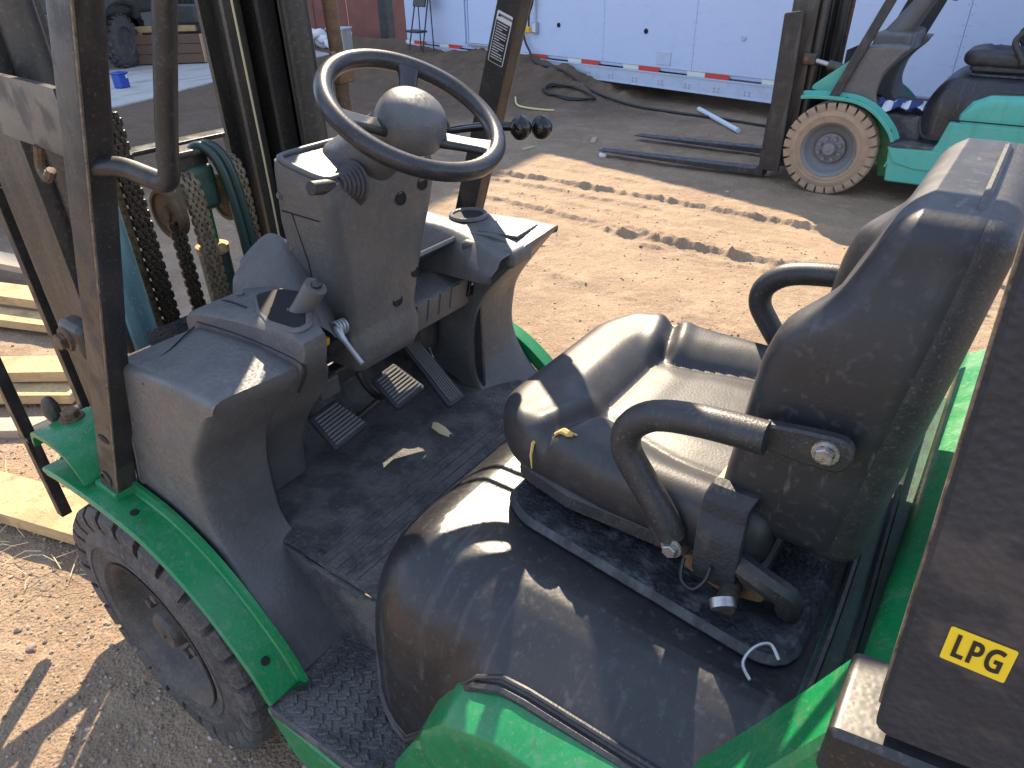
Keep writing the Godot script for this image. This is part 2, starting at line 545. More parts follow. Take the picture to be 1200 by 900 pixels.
	var a_wood := layered(512, Color(0.47, 0.33, 0.16), [[6, 4, 0.4, 0.8, 0.6, Color(0.36, 0.22, 0.09), 0.06], [20, 4, 0.55, 0.8, 0.5, Color(0.66, 0.5, 0.29), 0.06], [3, 3, 0.6, 0.8, 0.5, Color(0.24, 0.16, 0.08)], [14, 5, 0.62, 0.8, 0.5, Color(0.2, 0.13, 0.075)]], 42)
	surf("lumber", a_wood, 0.8, 1.2, fine, 0.3)
	surf("grey_lumber", layered(512, Color(0.36, 0.30, 0.23), [[6, 4, 0.4, 0.8, 0.6, Color(0.25, 0.2, 0.15), 0.06], [20, 4, 0.55, 0.8, 0.5, Color(0.45, 0.38, 0.29), 0.06]], 43), 0.85, 1.2, fine, 0.3)
	surf("brown_board", layered(256, Color(0.13, 0.075, 0.05), [[6, 4, 0.4, 0.8, 0.6, Color(0.09, 0.055, 0.04), 0.1], [30, 3, 0.6, 0.85, 0.5, Color(0.2, 0.13, 0.09)]], 44), 0.85, 1.0, fine, 0.3)
	surf("red_container", layered(256, Color(0.22, 0.08, 0.06), [[4, 5, 0.4, 0.8, 0.5, Color(0.27, 0.11, 0.085)], [40, 3, 0.66, 0.85, 0.5, Color(0.13, 0.07, 0.055)]], 45), 0.65, 0.5, fine, 0.2)
	surf("dark_vehicle", layered(256, Color(0.035, 0.04, 0.038), [[6, 5, 0.4, 0.8, 0.5, Color(0.07, 0.07, 0.062)], [40, 3, 0.62, 0.85, 0.5, Color(0.13, 0.115, 0.1)]], 46), 0.55, 0.8, fine, 0.2)
	flat("blue_plastic", Color(0.015, 0.06, 0.33), 0.4)
	surf("pedal_rubber", layered(256, Color(0.13, 0.128, 0.122), [[8, 5, 0.4, 0.8, 0.6, Color(0.15, 0.145, 0.135)], [50, 3, 0.65, 0.85, 0.5, Color(0.22, 0.21, 0.19)]], 47), 0.6, 4.0, fine, 0.2)
	flat("pale_blue_pipe", Color(0.52, 0.62, 0.68), 0.4)
	flat("orange_hose", Color(0.55, 0.5, 0.2), 0.5)
	flat("straw", Color(0.62, 0.5, 0.29), 0.9)
	flat("rag_white", Color(0.7, 0.72, 0.76), 0.9)
	flat("rag_blue", Color(0.06, 0.09, 0.28), 0.9)
	flat("paper", Color(0.72, 0.73, 0.75), 0.7)
	flat("galvanised", Color(0.42, 0.44, 0.46), 0.4, 0.6)

# ---------------------------------------------------------------- forklift pieces, in the truck's own axes
func axis_z(p: Vector3, out := -1.0) -> Transform3D:   # lathe axis pointing out along z
	return Transform3D(Geo.along(Vector3(0, 0, out)), p)

func wheel(root: Node3D, x: float, zo: float, side: float, rad: float, tyre: Material, rim: Material, nuts_mat: Material) -> void:
	# zo: |z| of the outer face; side -1 left, 1 right. Heights below run outwards.
	var xf := Transform3D(Geo.along(Vector3(0, 0, side)), Vector3(x, rad, zo * side))
	var k := rad / 0.335
	var r := geo()
	r.lathe(V2([[0.182, -0.17], [0.19, -0.004], [0.197, 0.004], [0.197, 0.0], [0.186, -0.006], [0.176, -0.02], [0.168, -0.045], [0.152, -0.062], [0.128, -0.078], [0.112, -0.088], [0.10, -0.075], [0.082, -0.068], [0.0, -0.068]]), 40, xf.scaled_local(Vector3(k, 1, k)))
	var w := part("front_wheel", r, rim, root)
	var t := geo()
	var a := xf.scaled_local(Vector3(k, 1, k))
	t.lathe(V2([[0.186, -0.19], [0.25, -0.196], [0.288, -0.187], [0.306, -0.16], [0.312, -0.095], [0.306, -0.03], [0.290, -0.008], [0.272, 0.001], [0.245, 0.006], [0.243, 0.003], [0.228, 0.0], [0.226, 0.003], [0.205, 0.0], [0.192, -0.006]]), 64, a)
	var n := 27
	for s in 2:
		for i in n:
			var a0 := TAU * (i + 0.5 * s) / n
			var rows := []
			for j in 4:
				var f := j / 3.0
				var row := PackedVector3Array()
				for c in [[0.278, -0.002, 0.0], [0.300, 0.003, 0.0], [0.322, 0.001, 0.0], [0.3345, -0.012, 0.1], [0.3365, -0.03, 0.2], [0.3365, -0.090, 0.75], [0.305, -0.094, 0.8], [0.296, -0.03, 0.2]]:
					var an: float = a0 + (f - 0.5) * TAU / n * 0.78 + c[2] * 0.10
					var h: float = c[1] if s == 0 else -0.19 - c[1]
					row.append(a * Vector3(cos(an) * c[0], h, -sin(an) * c[0]))
				rows.append(row)
			t.grid(rows, true, false, true)
	part("tyre", t, tyre, w, 30)
	var h := geo()
	h.lathe(V2([[0.112, -0.088], [0.108, -0.060], [0.10, -0.055], [0.060, -0.052], [0.052, -0.046], [0.048, -0.018], [0.040, -0.010], [0.014, -0.008], [0.012, -0.004], [0.0, -0.004]]), 28, xf)
	part("hub", h, rim, w)
	for i in 8:
		var an := TAU * (i + 0.5) / 8
		var b := geo()
		b.bolt(xf * Vector3(cos(an) * 0.080, -0.055, sin(an) * 0.080), Vector3(0, 0, side), 0.0145, 0.030)
		part("wheel_nut", b, nuts_mat, w)

func fender_profile() -> PackedVector2Array:
	return spline2([[0.27, 0.700], [0.20, 0.708], [0.08, 0.712], [-0.03, 0.708], [-0.12, 0.697], [-0.21, 0.665], [-0.29, 0.615], [-0.355, 0.555], [-0.402, 0.500], [-0.432, 0.445]], 5)

func fender(root: Node3D, side: float, paint: Material) -> MeshInstance3D:
	var pr := fender_profile()
	var rows := []
	for i in pr.size():
		var d := (pr[mini(i + 1, pr.size() - 1)] - pr[maxi(i - 1, 0)]).normalized()
		var nn := Vector2(-d.y, d.x)
		if nn.y < 0: nn = -nn
		var inz := 0.512
		var row := PackedVector3Array()
		for c in [[0.584, -0.022], [0.588, -0.004], [0.584, 0.0], [inz + 0.012, 0.0], [inz + 0.009, 0.003], [inz + 0.008, 0.026], [inz, 0.026], [inz - 0.002, -0.008], [0.575, -0.008], [0.578, -0.022]]:
			row.append(Vector3(pr[i].x + nn.x * c[1], pr[i].y + nn.y * c[1], c[0] * side))
		rows.append(row)
	var g := geo()
	g.grid(rows, true, false, true)
	var o := part("fender", g, paint, root, 40)
	for i in [16, 39]:
		var b := geo()
		var p: Vector2 = pr[i]
		var d := (pr[i + 1] - pr[i - 1]).normalized()
		var nn := Vector3(-d.y, d.x, 0)
		if nn.y < 0: nn = -nn
		b.lathe(V2([[0.009, -0.001], [0.0085, 0.0012], [0.006, 0.0016], [0.0005, 0.0008]]), 12, Transform3D(Geo.along(nn), Vector3(p.x, p.y, 0.553 * side) + nn * 0.0012))
		part("rubber_plug", b, M.dark_gap, o)
	return o

func pillar_at(y: float) -> Vector2:   # x of the rear face and |z| of the outer face
	var t := (y - 0.71) / 0.89
	return Vector2(0.012 - 0.327 * t, 0.553 - 0.056 * t)

func pillar(root: Node3D, side: float, mat: Material) -> MeshInstance3D:
	var rows := []
	for y in [0.700, 1.0, 1.3, 1.6, 1.85, 2.05]:
		var q := pillar_at(y)
		var row := PackedVector3Array()
		for p in rrect(0.034, 0.0215, 0.007, 2):
			row.append(Vector3(q.x + 0.034 + p.x, y - p.x * 0.0, (q.y - 0.0215) * side + p.y))
		rows.append(row)
	var g := geo()
	g.grid(rows, true, false, true)
	return part("front_pillar", g, mat, root, 50)

func overhead_guard(root: Node3D, mat: Material) -> void:
	var q := pillar_at(2.05)
	for s in [-1.0, 1.0]:
		var rp := geo()
		rp.tube(spline([[q.x + 0.03, 2.04, 0.45 * s], [q.x - 0.1, 2.075, 0.455 * s], [-1.0, 2.085, 0.46 * s], [-1.5, 2.08, 0.46 * s], [-1.66, 2.05, 0.465 * s]], 4), 0.028, 8)
		part("guard_side_rail", rp, mat, root)
	for x in [q.x - 0.02, -1.62]:
		part("guard_cross_rail", geo().box(Vector3(x, 2.06, 0), Vector3(0.05, 0.04, 0.9)), mat, root)
	for i in 7:
		part("guard_bar", geo().box(Vector3(-1.06, 2.085, -0.345 + 0.115 * i), Vector3(1.12, 0.035, 0.014), 0.003), mat, root)

# C-shaped rear edge of a cowl side, from the overhang at the top down to the step
func cowl_rear(inner: bool) -> PackedVector2Array:
	if inner:
		return spline2([[-0.376, 1.044], [-0.368, 1.012], [-0.315, 0.955], [-0.250, 0.880], [-0.216, 0.80], [-0.205, 0.70], [-0.215, 0.62], [-0.275, 0.55], [-0.345, 0.49], [-0.405, 0.42]], 4)
	return spline2([[-0.378, 1.056], [-0.366, 1.034], [-0.320, 0.975], [-0.256, 0.885], [-0.236, 0.815], [-0.231, 0.745], [-0.248, 0.685], [-0.292, 0.618], [-0.352, 0.560], [-0.424, 0.445]], 4)

func cowl_side(root: Node3D, side: float, mat: Material) -> MeshInstance3D:
	# strips from the inner to the outer side, each a closed ring in x, y
	var a := cowl_rear(true)
	var b := cowl_rear(false)
	var rows := []
	var fp := fender_profile()
	for e in [[0.335, 0.0, 0.018], [0.338, 0.0, 0.004], [0.352, 0.0, 0.0], [0.375, 0.12, 0.0], [0.405, 0.34, 0.0], [0.44, 0.62, 0.0], [0.470, 0.85, 0.0], [0.488, 0.97, 0.002], [0.497, 1.0, 0.006], [0.5015, 1.0, 0.014], [0.503, 1.0, 0.024]]:
		var ring := PackedVector3Array()
		var z: float = e[0] * side
		for i in a.size():
			var p := a[i].lerp(b[i], e[1])
			var f := float(i) / (a.size() - 1)
			var keep := 1.0 - ss(0.65, 0.9, f)
			ring.append(Vector3(p.x + e[2] * (0.4 + 0.6 * ss(0.0, 0.2, f)) * keep, p.y - e[2] * (1.0 - ss(0.0, 0.25, f)), z))
		# back along the wheel arch to the front
		for i in range(fp.size() - 3, 12, -4):
			var q := Vector2(0, 0.33) + (fp[i] - Vector2(0, 0.33)) * lerpf(0.78, 0.955, e[1])
			ring.append(Vector3(q.x, q.y, z))
		for p in [[0.028, 0.69], [0.022, 0.73], [-0.004, 0.82], [-0.035, 0.93], [-0.066, 1.01], [-0.078, 1.036 - e[2] * 0.6]]:
			ring.append(Vector3(p[0] - e[2] * 0.3, p[1], z))
		for p in [[-0.17, 1.050], [-0.28, 1.056]]:
			ring.append(Vector3(p[0], p[1] - e[2] * 0.9, z))
		rows.append(ring)
	var g := geo()
	g.grid(rows, true)
	for e in 2:
		var ring: PackedVector3Array = rows[0] if e == 0 else rows[-1]
		var poly := PackedVector2Array()
		for p in ring: poly.append(Vector2(p.x, p.y))
		var k := g.v.size()
		g.v.append_array(ring)
		var tri := Geometry2D.triangulate_polygon(poly)
		if tri.is_empty(): print("cowl cap failed")
		for i in range(0, tri.size(), 3):
			g.f.append(PackedInt32Array([k + tri[i], k + tri[i + 1], k + tri[i + 2]]))
	return part("cowl_side", g, mat, root, 42)

func hood(root: Node3D, mat: Material, trim: Material, dusty: Material) -> MeshInstance3D:
	# rings of a rounded plan, the lower edge rising towards the rear
	var xr := -1.246
	var us := []   # outline of the plan at floor height, with outward normals
	var R := 0.20
	var xf := -0.512
	var zh := 0.502
	var edge := PackedVector2Array()
	for s in [-1.0, 1.0]:
		var pts := PackedVector2Array()
		for i in 13:
			pts.append(Vector2(lerpf(xr, xf - R - 0.03, i / 12.0), s * zh))
		for i in 9:
			var t := PI / 2 * (i + 1) / 9.0
			pts.append(Vector2(xf - R + sin(t) * R - 0.03 * (1 - t / (PI / 2)), s * (zh - R + cos(t) * R)))
		for i in 5:
			pts.append(Vector2(xf, s * (zh - R) * (1.0 - (i + 1) / 5.0)))
		if s > 0:
			pts.reverse()
			pts.remove_at(0)
		edge.append_array(pts)
	var m := edge.size()
	var nrm := PackedVector2Array()
	for i in m:
		var d := edge[mini(i + 1, m - 1)] - edge[maxi(i - 1, 0)]
		nrm.append(Vector2(d.y, -d.x).normalized())
	# height of the lower edge
	var low := PackedFloat32Array()
	for i in m:
		var p := edge[i]
		var y := 0.585
		if absf(p.y) > 0.37:
			var side := ss(-0.69, -0.97, p.x)
			y = lerpf(lerpf(0.585, 0.465, ss(0.36, 0.45, absf(p.y))), 0.785, side * (2.0 - side) if side < 1.0 else 1.0)
		low.append(y)
	var ytop := 0.862
	var insets := Curve.new()
	insets.max_value = 1.0
	for c in [[0.0, 0.155], [0.003, 0.132], [0.014, 0.100], [0.036, 0.064], [0.070, 0.034], [0.12, 0.014], [0.20, 0.004], [0.40, 0.0]]:
		insets.add_point(Vector2(c[0] / 0.4, c[1]), 0, 0, Curve.TANGENT_LINEAR, Curve.TANGENT_LINEAR)
	var rows := []
	var levels := 26
	for k in levels:
		var h := float(k) / (levels - 1)
		h = 1.0 - pow(1.0 - h, 1.7)
		var row := PackedVector3Array()
		for i in m:
			var p := edge[i]
			var front := absf(nrm[i].x)
			var yy := lerpf(low[i], ytop, h)
			var ins: float = insets.sample((ytop - yy) / 0.4) * lerpf(0.92, 0.62, front)
			# flared foot of the skirt
			var foot := ss(0.0, 0.045, yy - low[i])
			ins = ins * lerpf(0.25, 1.0, foot)
			var lean := front * 0.30 * maxf(0.0, yy - 0.59)
			var px: float = p.x - nrm[i].x * (ins + lean)
			row.append(Vector3(maxf(px, xr), yy, p.y - nrm[i].y * ins))
		rows.append(row)
	var g := geo()
	g.grid(rows)
	# the flat top
	var top: PackedVector3Array = rows[-1]
	var poly := PackedVector2Array()
	for q in top: poly.append(Vector2(q.x, q.z))
	var kk := g.v.size()
	g.v.append_array(top)
	var tri := Geometry2D.triangulate_polygon(poly)
	if tri.is_empty(): print("hood top failed")
	for i in range(0, tri.size(), 3):
		g.f.append(PackedInt32Array([kk + tri[i], kk + tri[i + 1], kk + tri[i + 2]]))
	var o := part("seat_hood", g, mat, root, 60)
	# the rolled lip along the lower edge
	for e in [0.0, 0.013]:
		var path := PackedVector3Array()
		for i in m:
			var k := 0
			while k < levels - 1 and rows[k][i].y - low[i] < e: k += 1
			var q: Vector3 = rows[k][i]
			if q.z > -0.36: continue
			path.append(Vector3(q.x, low[i] + e + 0.003, q.z) + Vector3(nrm[i].x, 0, nrm[i].y) * 0.001)
		part("hood_lip", geo().tube(path, 0.0075 if e == 0.0 else 0.004, 7), trim, o)
	# raised seat mounting and rear channel
	var pad := geo()
	pad.prism(rpoly([[-1.235, -0.335, 0.06], [-0.80, -0.285, 0.10], [-0.745, -0.25, 0.05], [-0.745, 0.25, 0.05], [-1.235, 0.30, 0.05]], 5), 0.0, 0.020, 0.009, Transform3D(Basis(Vector3(1, 0, 0), Vector3(0, 0, 1), Vector3(0, 1, 0)), Vector3(0, 0.8585, 0)))
	part("seat_mount", pad, dusty, root)
	return o

func seat(root: Node3D, detail: bool) -> void:
	var cx := -0.918
	var g := geo()
	g.rbox(Vector3(cx, 0.955, 0.0), Vector3(0.480, 0.092, 0.505), 0.042, 4, [66, 2, 74] if detail else [12, 1, 12])
	var shape := func(p: Vector3) -> Vector3:
		var x := p.x
		var z := p.z
		var top := ss(0.93, 0.985, p.y)
		# plan: rounded front corners
		var fx := (x - cx) / 0.24
		var az := absf(z) / 0.2525
		var pull := maxf(0.0, az - 0.55) / 0.45
		if fx > 0.0:
			x -= 0.075 * pull * pull * fx
		z *= 1.0 - 0.05 * maxf(0.0, fx)
		# the pan in the middle
		var pw := lerpf(0.112, 0.148, ss(-0.84, -1.02, x))
		var q := Vector2(absf(x + 1.035) - 0.197, absf(z) - pw)
		var rr := 0.035
		var d := Vector2(maxf(q.x + rr, 0), maxf(q.y + rr, 0)).length() + minf(maxf(q.x + rr, q.y + rr), 0.0) - rr
		if x < -1.08:
			d = absf(z) - pw
		var y := p.y
		var h := 0.0
		if d < 0.0:
			h = -0.016 + 0.006 * ss(-0.004, -0.06, d)
		else:
			h = -0.016 + 0.032 * sin(clampf(d / 0.07, 0.0, 1.0) * PI / 2.0)
			if x > -0.79: h -= 0.012 * ss(-0.79, -0.70, x)
		# welted seams from the pan out over the sides
		for s in [-1.0, 1.0]:
			var a := Vector2(-0.848, 0.112 * s)
			var b := Vector2(-0.806, 0.265 * s)
			var pq := Vector2(x, z)
			var t := clampf((pq - a).dot(b - a) / (b - a).length_squared(), 0.0, 1.2)
			var dd := pq.distance_to(a + (b - a) * t)
			h -= 0.016 * exp(-pow(dd / 0.012, 2.0)) * ss(-0.002, 0.02, d)
			h += 0.004 * exp(-pow((dd - 0.026) / 0.014, 2.0)) * ss(0.0, 0.03, d)
		h -= 0.004 * exp(-pow(d / 0.008, 2.0))
		y += h * top
		# belly of the sides
		y += (fx * 0.012 if fx > 0 else 0.0)
		return Vector3(x, y, z)
	g.warp(shape)
	var cush := part("seat_cushion", g, M.vinyl, root, 60)
	if detail:
		# torn corner with foam showing
		var tear := geo()
		var tp := PackedVector3Array()
		var tr := PackedFloat32Array()
		for e in [[650, 0.0], [0, 0]]: pass
		for k in 9:
			var t := k / 8.0
			tp.append(shape.call(Vector3(-0.800 - 0.050 * t + 0.006 * sin(t * 9.0), 1.0005, -0.222 - 0.010 * sin(t * 3.0))) + Vector3(0, 0.001, 0))
			tr.append(0.0006 + 0.006 * sin(PI * clampf(t * 0.9 + 0.05, 0.0, 1.0)) * (0.7 + 0.3 * sin(k * 2.3)))
		tear.tube(tp, tr, 6)
		part("torn_foam", tear, M.foam, cush)
		var rip := geo()
		rip.tube(V([[-0.798, 1.004, -0.222], [-0.795, 0.994, -0.243], [-0.797, 0.978, -0.2515], [-0.800, 0.955, -0.2535]]), PackedFloat32Array([0.003, 0.003, 0.0022, 0.0008]), 6)
		part("torn_foam", rip, M.foam, cush)
		# pale foam at the rear of the cushion
		part("foam_wedge", geo().rbox(Vector3(-1.085, 0.985, -0.13), Vector3(0.05, 0.06, 0.16), 0.012, 2, [1, 1, 2], Basis(Vector3(0, 0, 1), 0.5)), M.pale_foam, cush)
		part("sewn_label", geo().box(Vector3(-0.80, 0.9965, 0.215), Vector3(0.035, 0.003, 0.05), 0.001), M.pale_foam, cush)
	# seat pan and rails
	part("seat_pan", geo().prism(rpoly([[-1.16, -0.235, 0.03], [-0.86, -0.242, 0.03], [-0.735, -0.215, 0.05], [-0.735, 0.215, 0.05], [-0.86, 0.242, 0.03], [-1.16, 0.235, 0.03]]), 0.0, 0.035, 0.006, Transform3D(Basis(Vector3(1, 0, 0), Vector3(0, 0, 1), Vector3(0, 1, 0)), Vector3(0, 0.889, 0))), M.soft_rubber, root)
	for s in [-1.0, 1.0]:
		part("seat_rail", geo().box(Vector3(-0.95, 0.884, 0.17 * s), Vector3(0.36, 0.016, 0.035), 0.003), M.greasy_steel, root)
	# backrest: cushion and a shell behind it
	var b := geo()
	b.rbox(Vector3(-0.012, 0.25, 0), Vector3(0.148, 0.50, 0.465), 0.034, 4, [5, 46, 40] if detail else [2, 10, 8])
	var lean := func(p: Vector3) -> Vector3:
		var t := clampf(p.y / 0.5, 0.0, 1.0)
		var z := p.z
		var w := lerpf(1.0, 0.88, ss(0.60, 1.0, t)) * lerpf(0.94, 1.0, ss(0.0, 0.25, t))
		z *= w
		var x := p.x
		var az := absf(p.z) / 0.23
		var fr := ss(-0.02, 0.05, p.x)
		var wing := ss(0.50, 0.80, az) * (1.0 - ss(0.66, 0.80, t))
		x += fr * 0.030 * wing
		x += fr * 0.014 * exp(-pow((t - 0.36) / 0.2, 2.0)) * (1.0 - ss(0.3, 0.55, az))
		x -= fr * 0.006 * exp(-pow((az - 0.56) / 0.07, 2.0)) * (1.0 - ss(0.60, 0.80, t))
		x -= fr * 0.045 * ss(0.55, 1.0, t)
		return Vector3(-1.162, 0.962, 0.0) + Vector3(x - p.y * 0.095, p.y * 0.905, z)
	b.warp(lean)
	var bk := part("backrest", b, M.back_vinyl, root, 60)
	var sh := geo()
	sh.rbox(Vector3(0, 0.25, 0), Vector3(0.085, 0.502, 0.462), 0.030, 4, [2, 30, 24] if detail else [1, 8, 6])
	sh.warp(func(p: Vector3) -> Vector3:
		var q: Vector3 = lean.call(Vector3(minf(p.x, 0.0) * 1.0 - 0.001, p.y, p.z))
		return q + Vector3(-0.052, -0.002, 0.0))
	part("back_shell", sh, M.soft_rubber, bk, 60)
	# welt along the seam
	var loop := PackedVector3Array()
	for p in rpoly([[-0.231, 0.03, 0.06], [0.231, 0.03, 0.06], [0.231, 0.503, 0.09], [-0.231, 0.503, 0.09]], 8):
		loop.append(p_lerp(lean, p))
	part("seam_welt", geo().tube(resample(loop, 70, true), 0.0045, 6, false, true), M.soft_rubber, bk)
	# armrests
	for s in [-1.0, 1.0]:
		var ar := geo()
		var zz: float = 0.268 * s
		var path := spline([[-1.135, 1.158, zz], [-1.06, 1.152, zz], [-1.00, 1.138, zz], [-0.966, 1.108, zz], [-0.962, 1.072, zz], [-0.985, 1.036, zz], [-1.018, 0.992, zz], [-1.040, 0.952, zz * 0.98]], 5)
		ar.tube(path, 0.0205, 14)
		var a := part("armrest", ar, M.soft_rubber, root, 50)
		var arm := geo()
		arm.prism(rpoly([[-1.225, 1.138, 0.024], [-1.225, 1.186, 0.024], [-1.17, 1.180, 0.02], [-1.13, 1.174, 0.0], [-1.13, 1.140, 0.0], [-1.17, 1.138, 0.02]], 6), -0.008, 0.008, 0.003, Transform3D(Basis(), Vector3(0, 0, zz * 0.965)))
		part("arm_bracket", arm, M.soft_rubber, a)
		var bt := geo()
		bt.bolt(Vector3(-1.198, 1.163, zz * 0.965 + 0.008 * s), Vector3(0, 0, s), 0.0105, 0.011)
		part("arm_bolt", bt, M.zinc, a)
		if detail:
			var lb := geo()
			lb.bolt(Vector3(-1.046, 0.945, zz * 0.98 + 0.016 * s), Vector3(0, 0, s), 0.0105, 0.012)
			part("arm_bolt", lb, M.zinc, a)
			part("rubber_foot", geo().tube(V([[-1.012, 0.965, zz * 0.94], [-1.03, 0.94, zz * 0.94], [-1.05, 0.93, zz * 0.94]]), PackedFloat32Array([0.02, 0.026, 0.016]), 10), M.soft_rubber, a)
	# belt stalk, recliner and its spring hooks on the near side
	if detail:
		var st := geo()
		var prof := spline([[-1.105, 1.045, -0.232], [-1.10, 1.03, -0.245], [-1.10, 1.005, -0.250], [-1.102, 0.98, -0.262], [-1.104, 0.93, -0.266], [-1.108, 0.905, -0.262]], 4)
		var rows := []
		for p in prof:
			var row := PackedVector3Array()
			for c in rrect(0.031, 0.0085, 0.006, 2):
				row.append(p + Vector3(c.x, 0, c.y))
			rows.append(row)
		st.grid(rows, true, false, true)
		part("belt_stalk", st, M.worn_panel, root)
		var rec := geo()
		rec.prism(rpoly([[-1.17, 0.93, 0.02], [-1.115, 0.945, 0.012], [-1.06, 0.925, 0.01], [-1.055, 0.905, 0.008], [-1.12, 0.885, 0.014], [-1.175, 0.90, 0.014]]), -0.262, -0.246, 0.002)
		part("recliner_bracket", rec, M.rusty, root)
		part("recliner_shaft", geo().tube(V([[-1.128, 0.912, -0.25], [-1.134, 0.906, -0.302]]), 0.014, 12), M.greasy_steel, root)
		part("recliner_shaft", geo().tube(V([[-1.128, 0.912, -0.295], [-1.134, 0.906, -0.304]]), 0.017, 14), M.zinc, root)
		var arm2 := geo()
		arm2.tube(spline([[-1.13, 0.945, -0.255], [-1.165, 0.94, -0.262], [-1.20, 0.915, -0.25], [-1.20, 0.885, -0.24]], 5), 0.017, 9)
		part("recliner_lever", arm2, M.soft_rubber, root)
		part("spring_hook", geo().tube(spline([[-1.064, 0.936, -0.278], [-1.07, 0.915, -0.295], [-1.088, 0.908, -0.298], [-1.10, 0.922, -0.288], [-1.102, 0.94, -0.278]], 5), 0.0028, 6), M.black_cable, root)
		part("wire_hook", geo().tube(spline([[-1.215, 0.888, -0.325], [-1.20, 0.899, -0.318], [-1.185, 0.896, -0.332], [-1.18, 0.885, -0.352], [-1.195, 0.882, -0.368]], 5), 0.0022, 6), M.galvanised, root)

func p_lerp(fn: Callable, p: Vector2) -> Vector3:
	return fn.call(Vector3(-0.052, p.y, p.x * 0.985))

func resample(a: PackedVector3Array, n: int, closed := false) -> PackedVector3Array:
	var c := Curve3D.new()
	for p in a: c.add_point(p)
	if closed: c.add_point(a[0])
	var out := PackedVector3Array()
	var l := c.get_baked_length()
	for i in n:
		out.append(c.sample_baked(l * i / (n if closed else n - 1)))
	return out

func steering(root: Node3D, detail: bool) -> void:
	var tilt := deg_to_rad(30.0)
	var ct := Vector3(-0.38, 1.400, 0.0)
	var up := Vector3(-sin(tilt), cos(tilt), 0)
	var fw := Vector3(cos(tilt), sin(tilt), 0)
	var rt := Vector3(0, 0, 1)
	var xf := Transform3D(Basis(fw, up, fw.cross(up)), ct)   # fw x up = +z
	var ring := PackedVector3Array()
	for i in 72:
		var a := TAU * i / 72
		ring.append(xf * Vector3(cos(a) * 0.1585, 0, sin(a) * 0.1585))
	var w := part("steering_wheel", geo().tube(ring, 0.0165, 16, false, true), M.wheel_grip, root, 60)
	for deg in [41.0, 150.0, 280.0]:
		var a := deg_to_rad(deg)
		var d := Vector3(cos(a), 0, sin(a))
		var n := Vector3(-sin(a), 0, cos(a))
		var rows := []
		for e in [[0.03, 0.021, -0.030, 0.010], [0.06, 0.019, -0.026, 0.009], [0.10, 0.018, -0.014, 0.008], [0.135, 0.020, -0.003, 0.008], [0.152, 0.028, 0.0, 0.009]]:
			var row := PackedVector3Array()
			for c in rrect(e[1], e[3], 0.007, 2):
				row.append(xf * (d * e[0] + n * c.x + Vector3(0, e[2] + c.y, 0)))
			rows.append(row)
		part("spoke", geo().grid(soften(rows, 3), true, false, true), M.wheel_grip, w, 60)
	var hub := geo()
	var hubx := xf.translated_local(Vector3(0, -0.022, 0))
	hub.lathe(spline2([[0.046, -0.03], [0.050, -0.03], [0.062, -0.022], [0.066, -0.006], [0.064, 0.014], [0.054, 0.036], [0.034, 0.050], [0.012, 0.055], [0.0005, 0.0555]], 4), 36, hubx)
	part("horn_cap", hub, M.cowl_plastic, w, 60)
	if not detail:
		part("steering_column", geo().tube(V([[-0.355, 1.35, 0], [-0.12, 0.95, 0]]), PackedFloat32Array([0.06, 0.11]), 12), M.cowl_plastic, root)
		return
	# column shroud: rings from top to bottom [y, x front, x rear, half width, corner]
	var rows := []
	for e in [[1.292, -0.150, -0.278, 0.138, 0.016], [1.288, -0.143, -0.287, 0.146, 0.02], [1.270, -0.140, -0.292, 0.150, 0.026], [1.245, -0.136, -0.292, 0.150, 0.028], [1.20, -0.120, -0.285, 0.144, 0.030], [1.12, -0.105, -0.270, 0.130, 0.032], [1.03, -0.085, -0.254, 0.115, 0.032], [0.965, -0.06, -0.244, 0.104, 0.028], [0.950, -0.055, -0.245, 0.103, 0.026], [0.925, -0.05, -0.250, 0.1045, 0.024], [0.89, -0.045, -0.250, 0.100, 0.022], [0.865, -0.045, -0.240, 0.092, 0.02], [0.855, -0.05, -0.225, 0.082, 0.018]]:
		var row := PackedVector3Array()
		var hx: float = (e[1] - e[2]) / 2
		for c in rrect(hx, e[3], e[4], 4):
			var x: float = (e[1] + e[2]) / 2 + c.x
			# the top runs up towards the wheel hub in the middle and dips at the rear edge
			var y: float = e[0]
			if e[0] > 1.2:
				y += (x + 0.29) * 0.22 * ss(1.2, 1.28, e[0])
			row.append(Vector3(x, y, c.y))
		rows.append(row)
	var col := geo()
	col.grid(rows, true, false, true)
	var o := part("steering_column", col, M.cowl_plastic, root, 40)
	# neck to the wheel
	part("column_neck", geo().tube(V([xf * Vector3(0, -0.025, 0), xf * Vector3(0.01, -0.05, 0), xf * Vector3(0.03, -0.07, 0), Vector3(-0.205, 1.285, 0), Vector3(-0.19, 1.22, 0)]), PackedFloat32Array([0.040, 0.044, 0.052, 0.066, 0.07]), 28), M.cowl_plastic, o)
	# raised rim round the tray on top
	for sd in [-1.0, 1.0]:
		part("tray_rim", geo().tube(spline([[-0.272, 1.296, 0.10 * sd], [-0.268, 1.298, 0.132 * sd], [-0.21, 1.311, 0.140 * sd], [-0.165, 1.321, 0.138 * sd], [-0.152, 1.324, 0.115 * sd], [-0.150, 1.325, 0.0]], 4), 0.0065, 8), M.cowl_plastic, o, 60)
	# shroud seams and screw holes
	part("shroud_seam", geo().tube(V([[-0.150, 1.225, -0.1475], [-0.25, 1.222, -0.1475], [-0.272, 1.222, -0.143], [-0.2875, 1.225, -0.118]]), 0.0016, 4), M.dark_gap, o)
	part("shroud_seam", geo().tube(V([[-0.180, 1.224, -0.1475], [-0.180, 1.12, -0.1305], [-0.168, 1.05, -0.1185], [-0.175, 0.97, -0.105]]), 0.0016, 4), M.dark_gap, o)
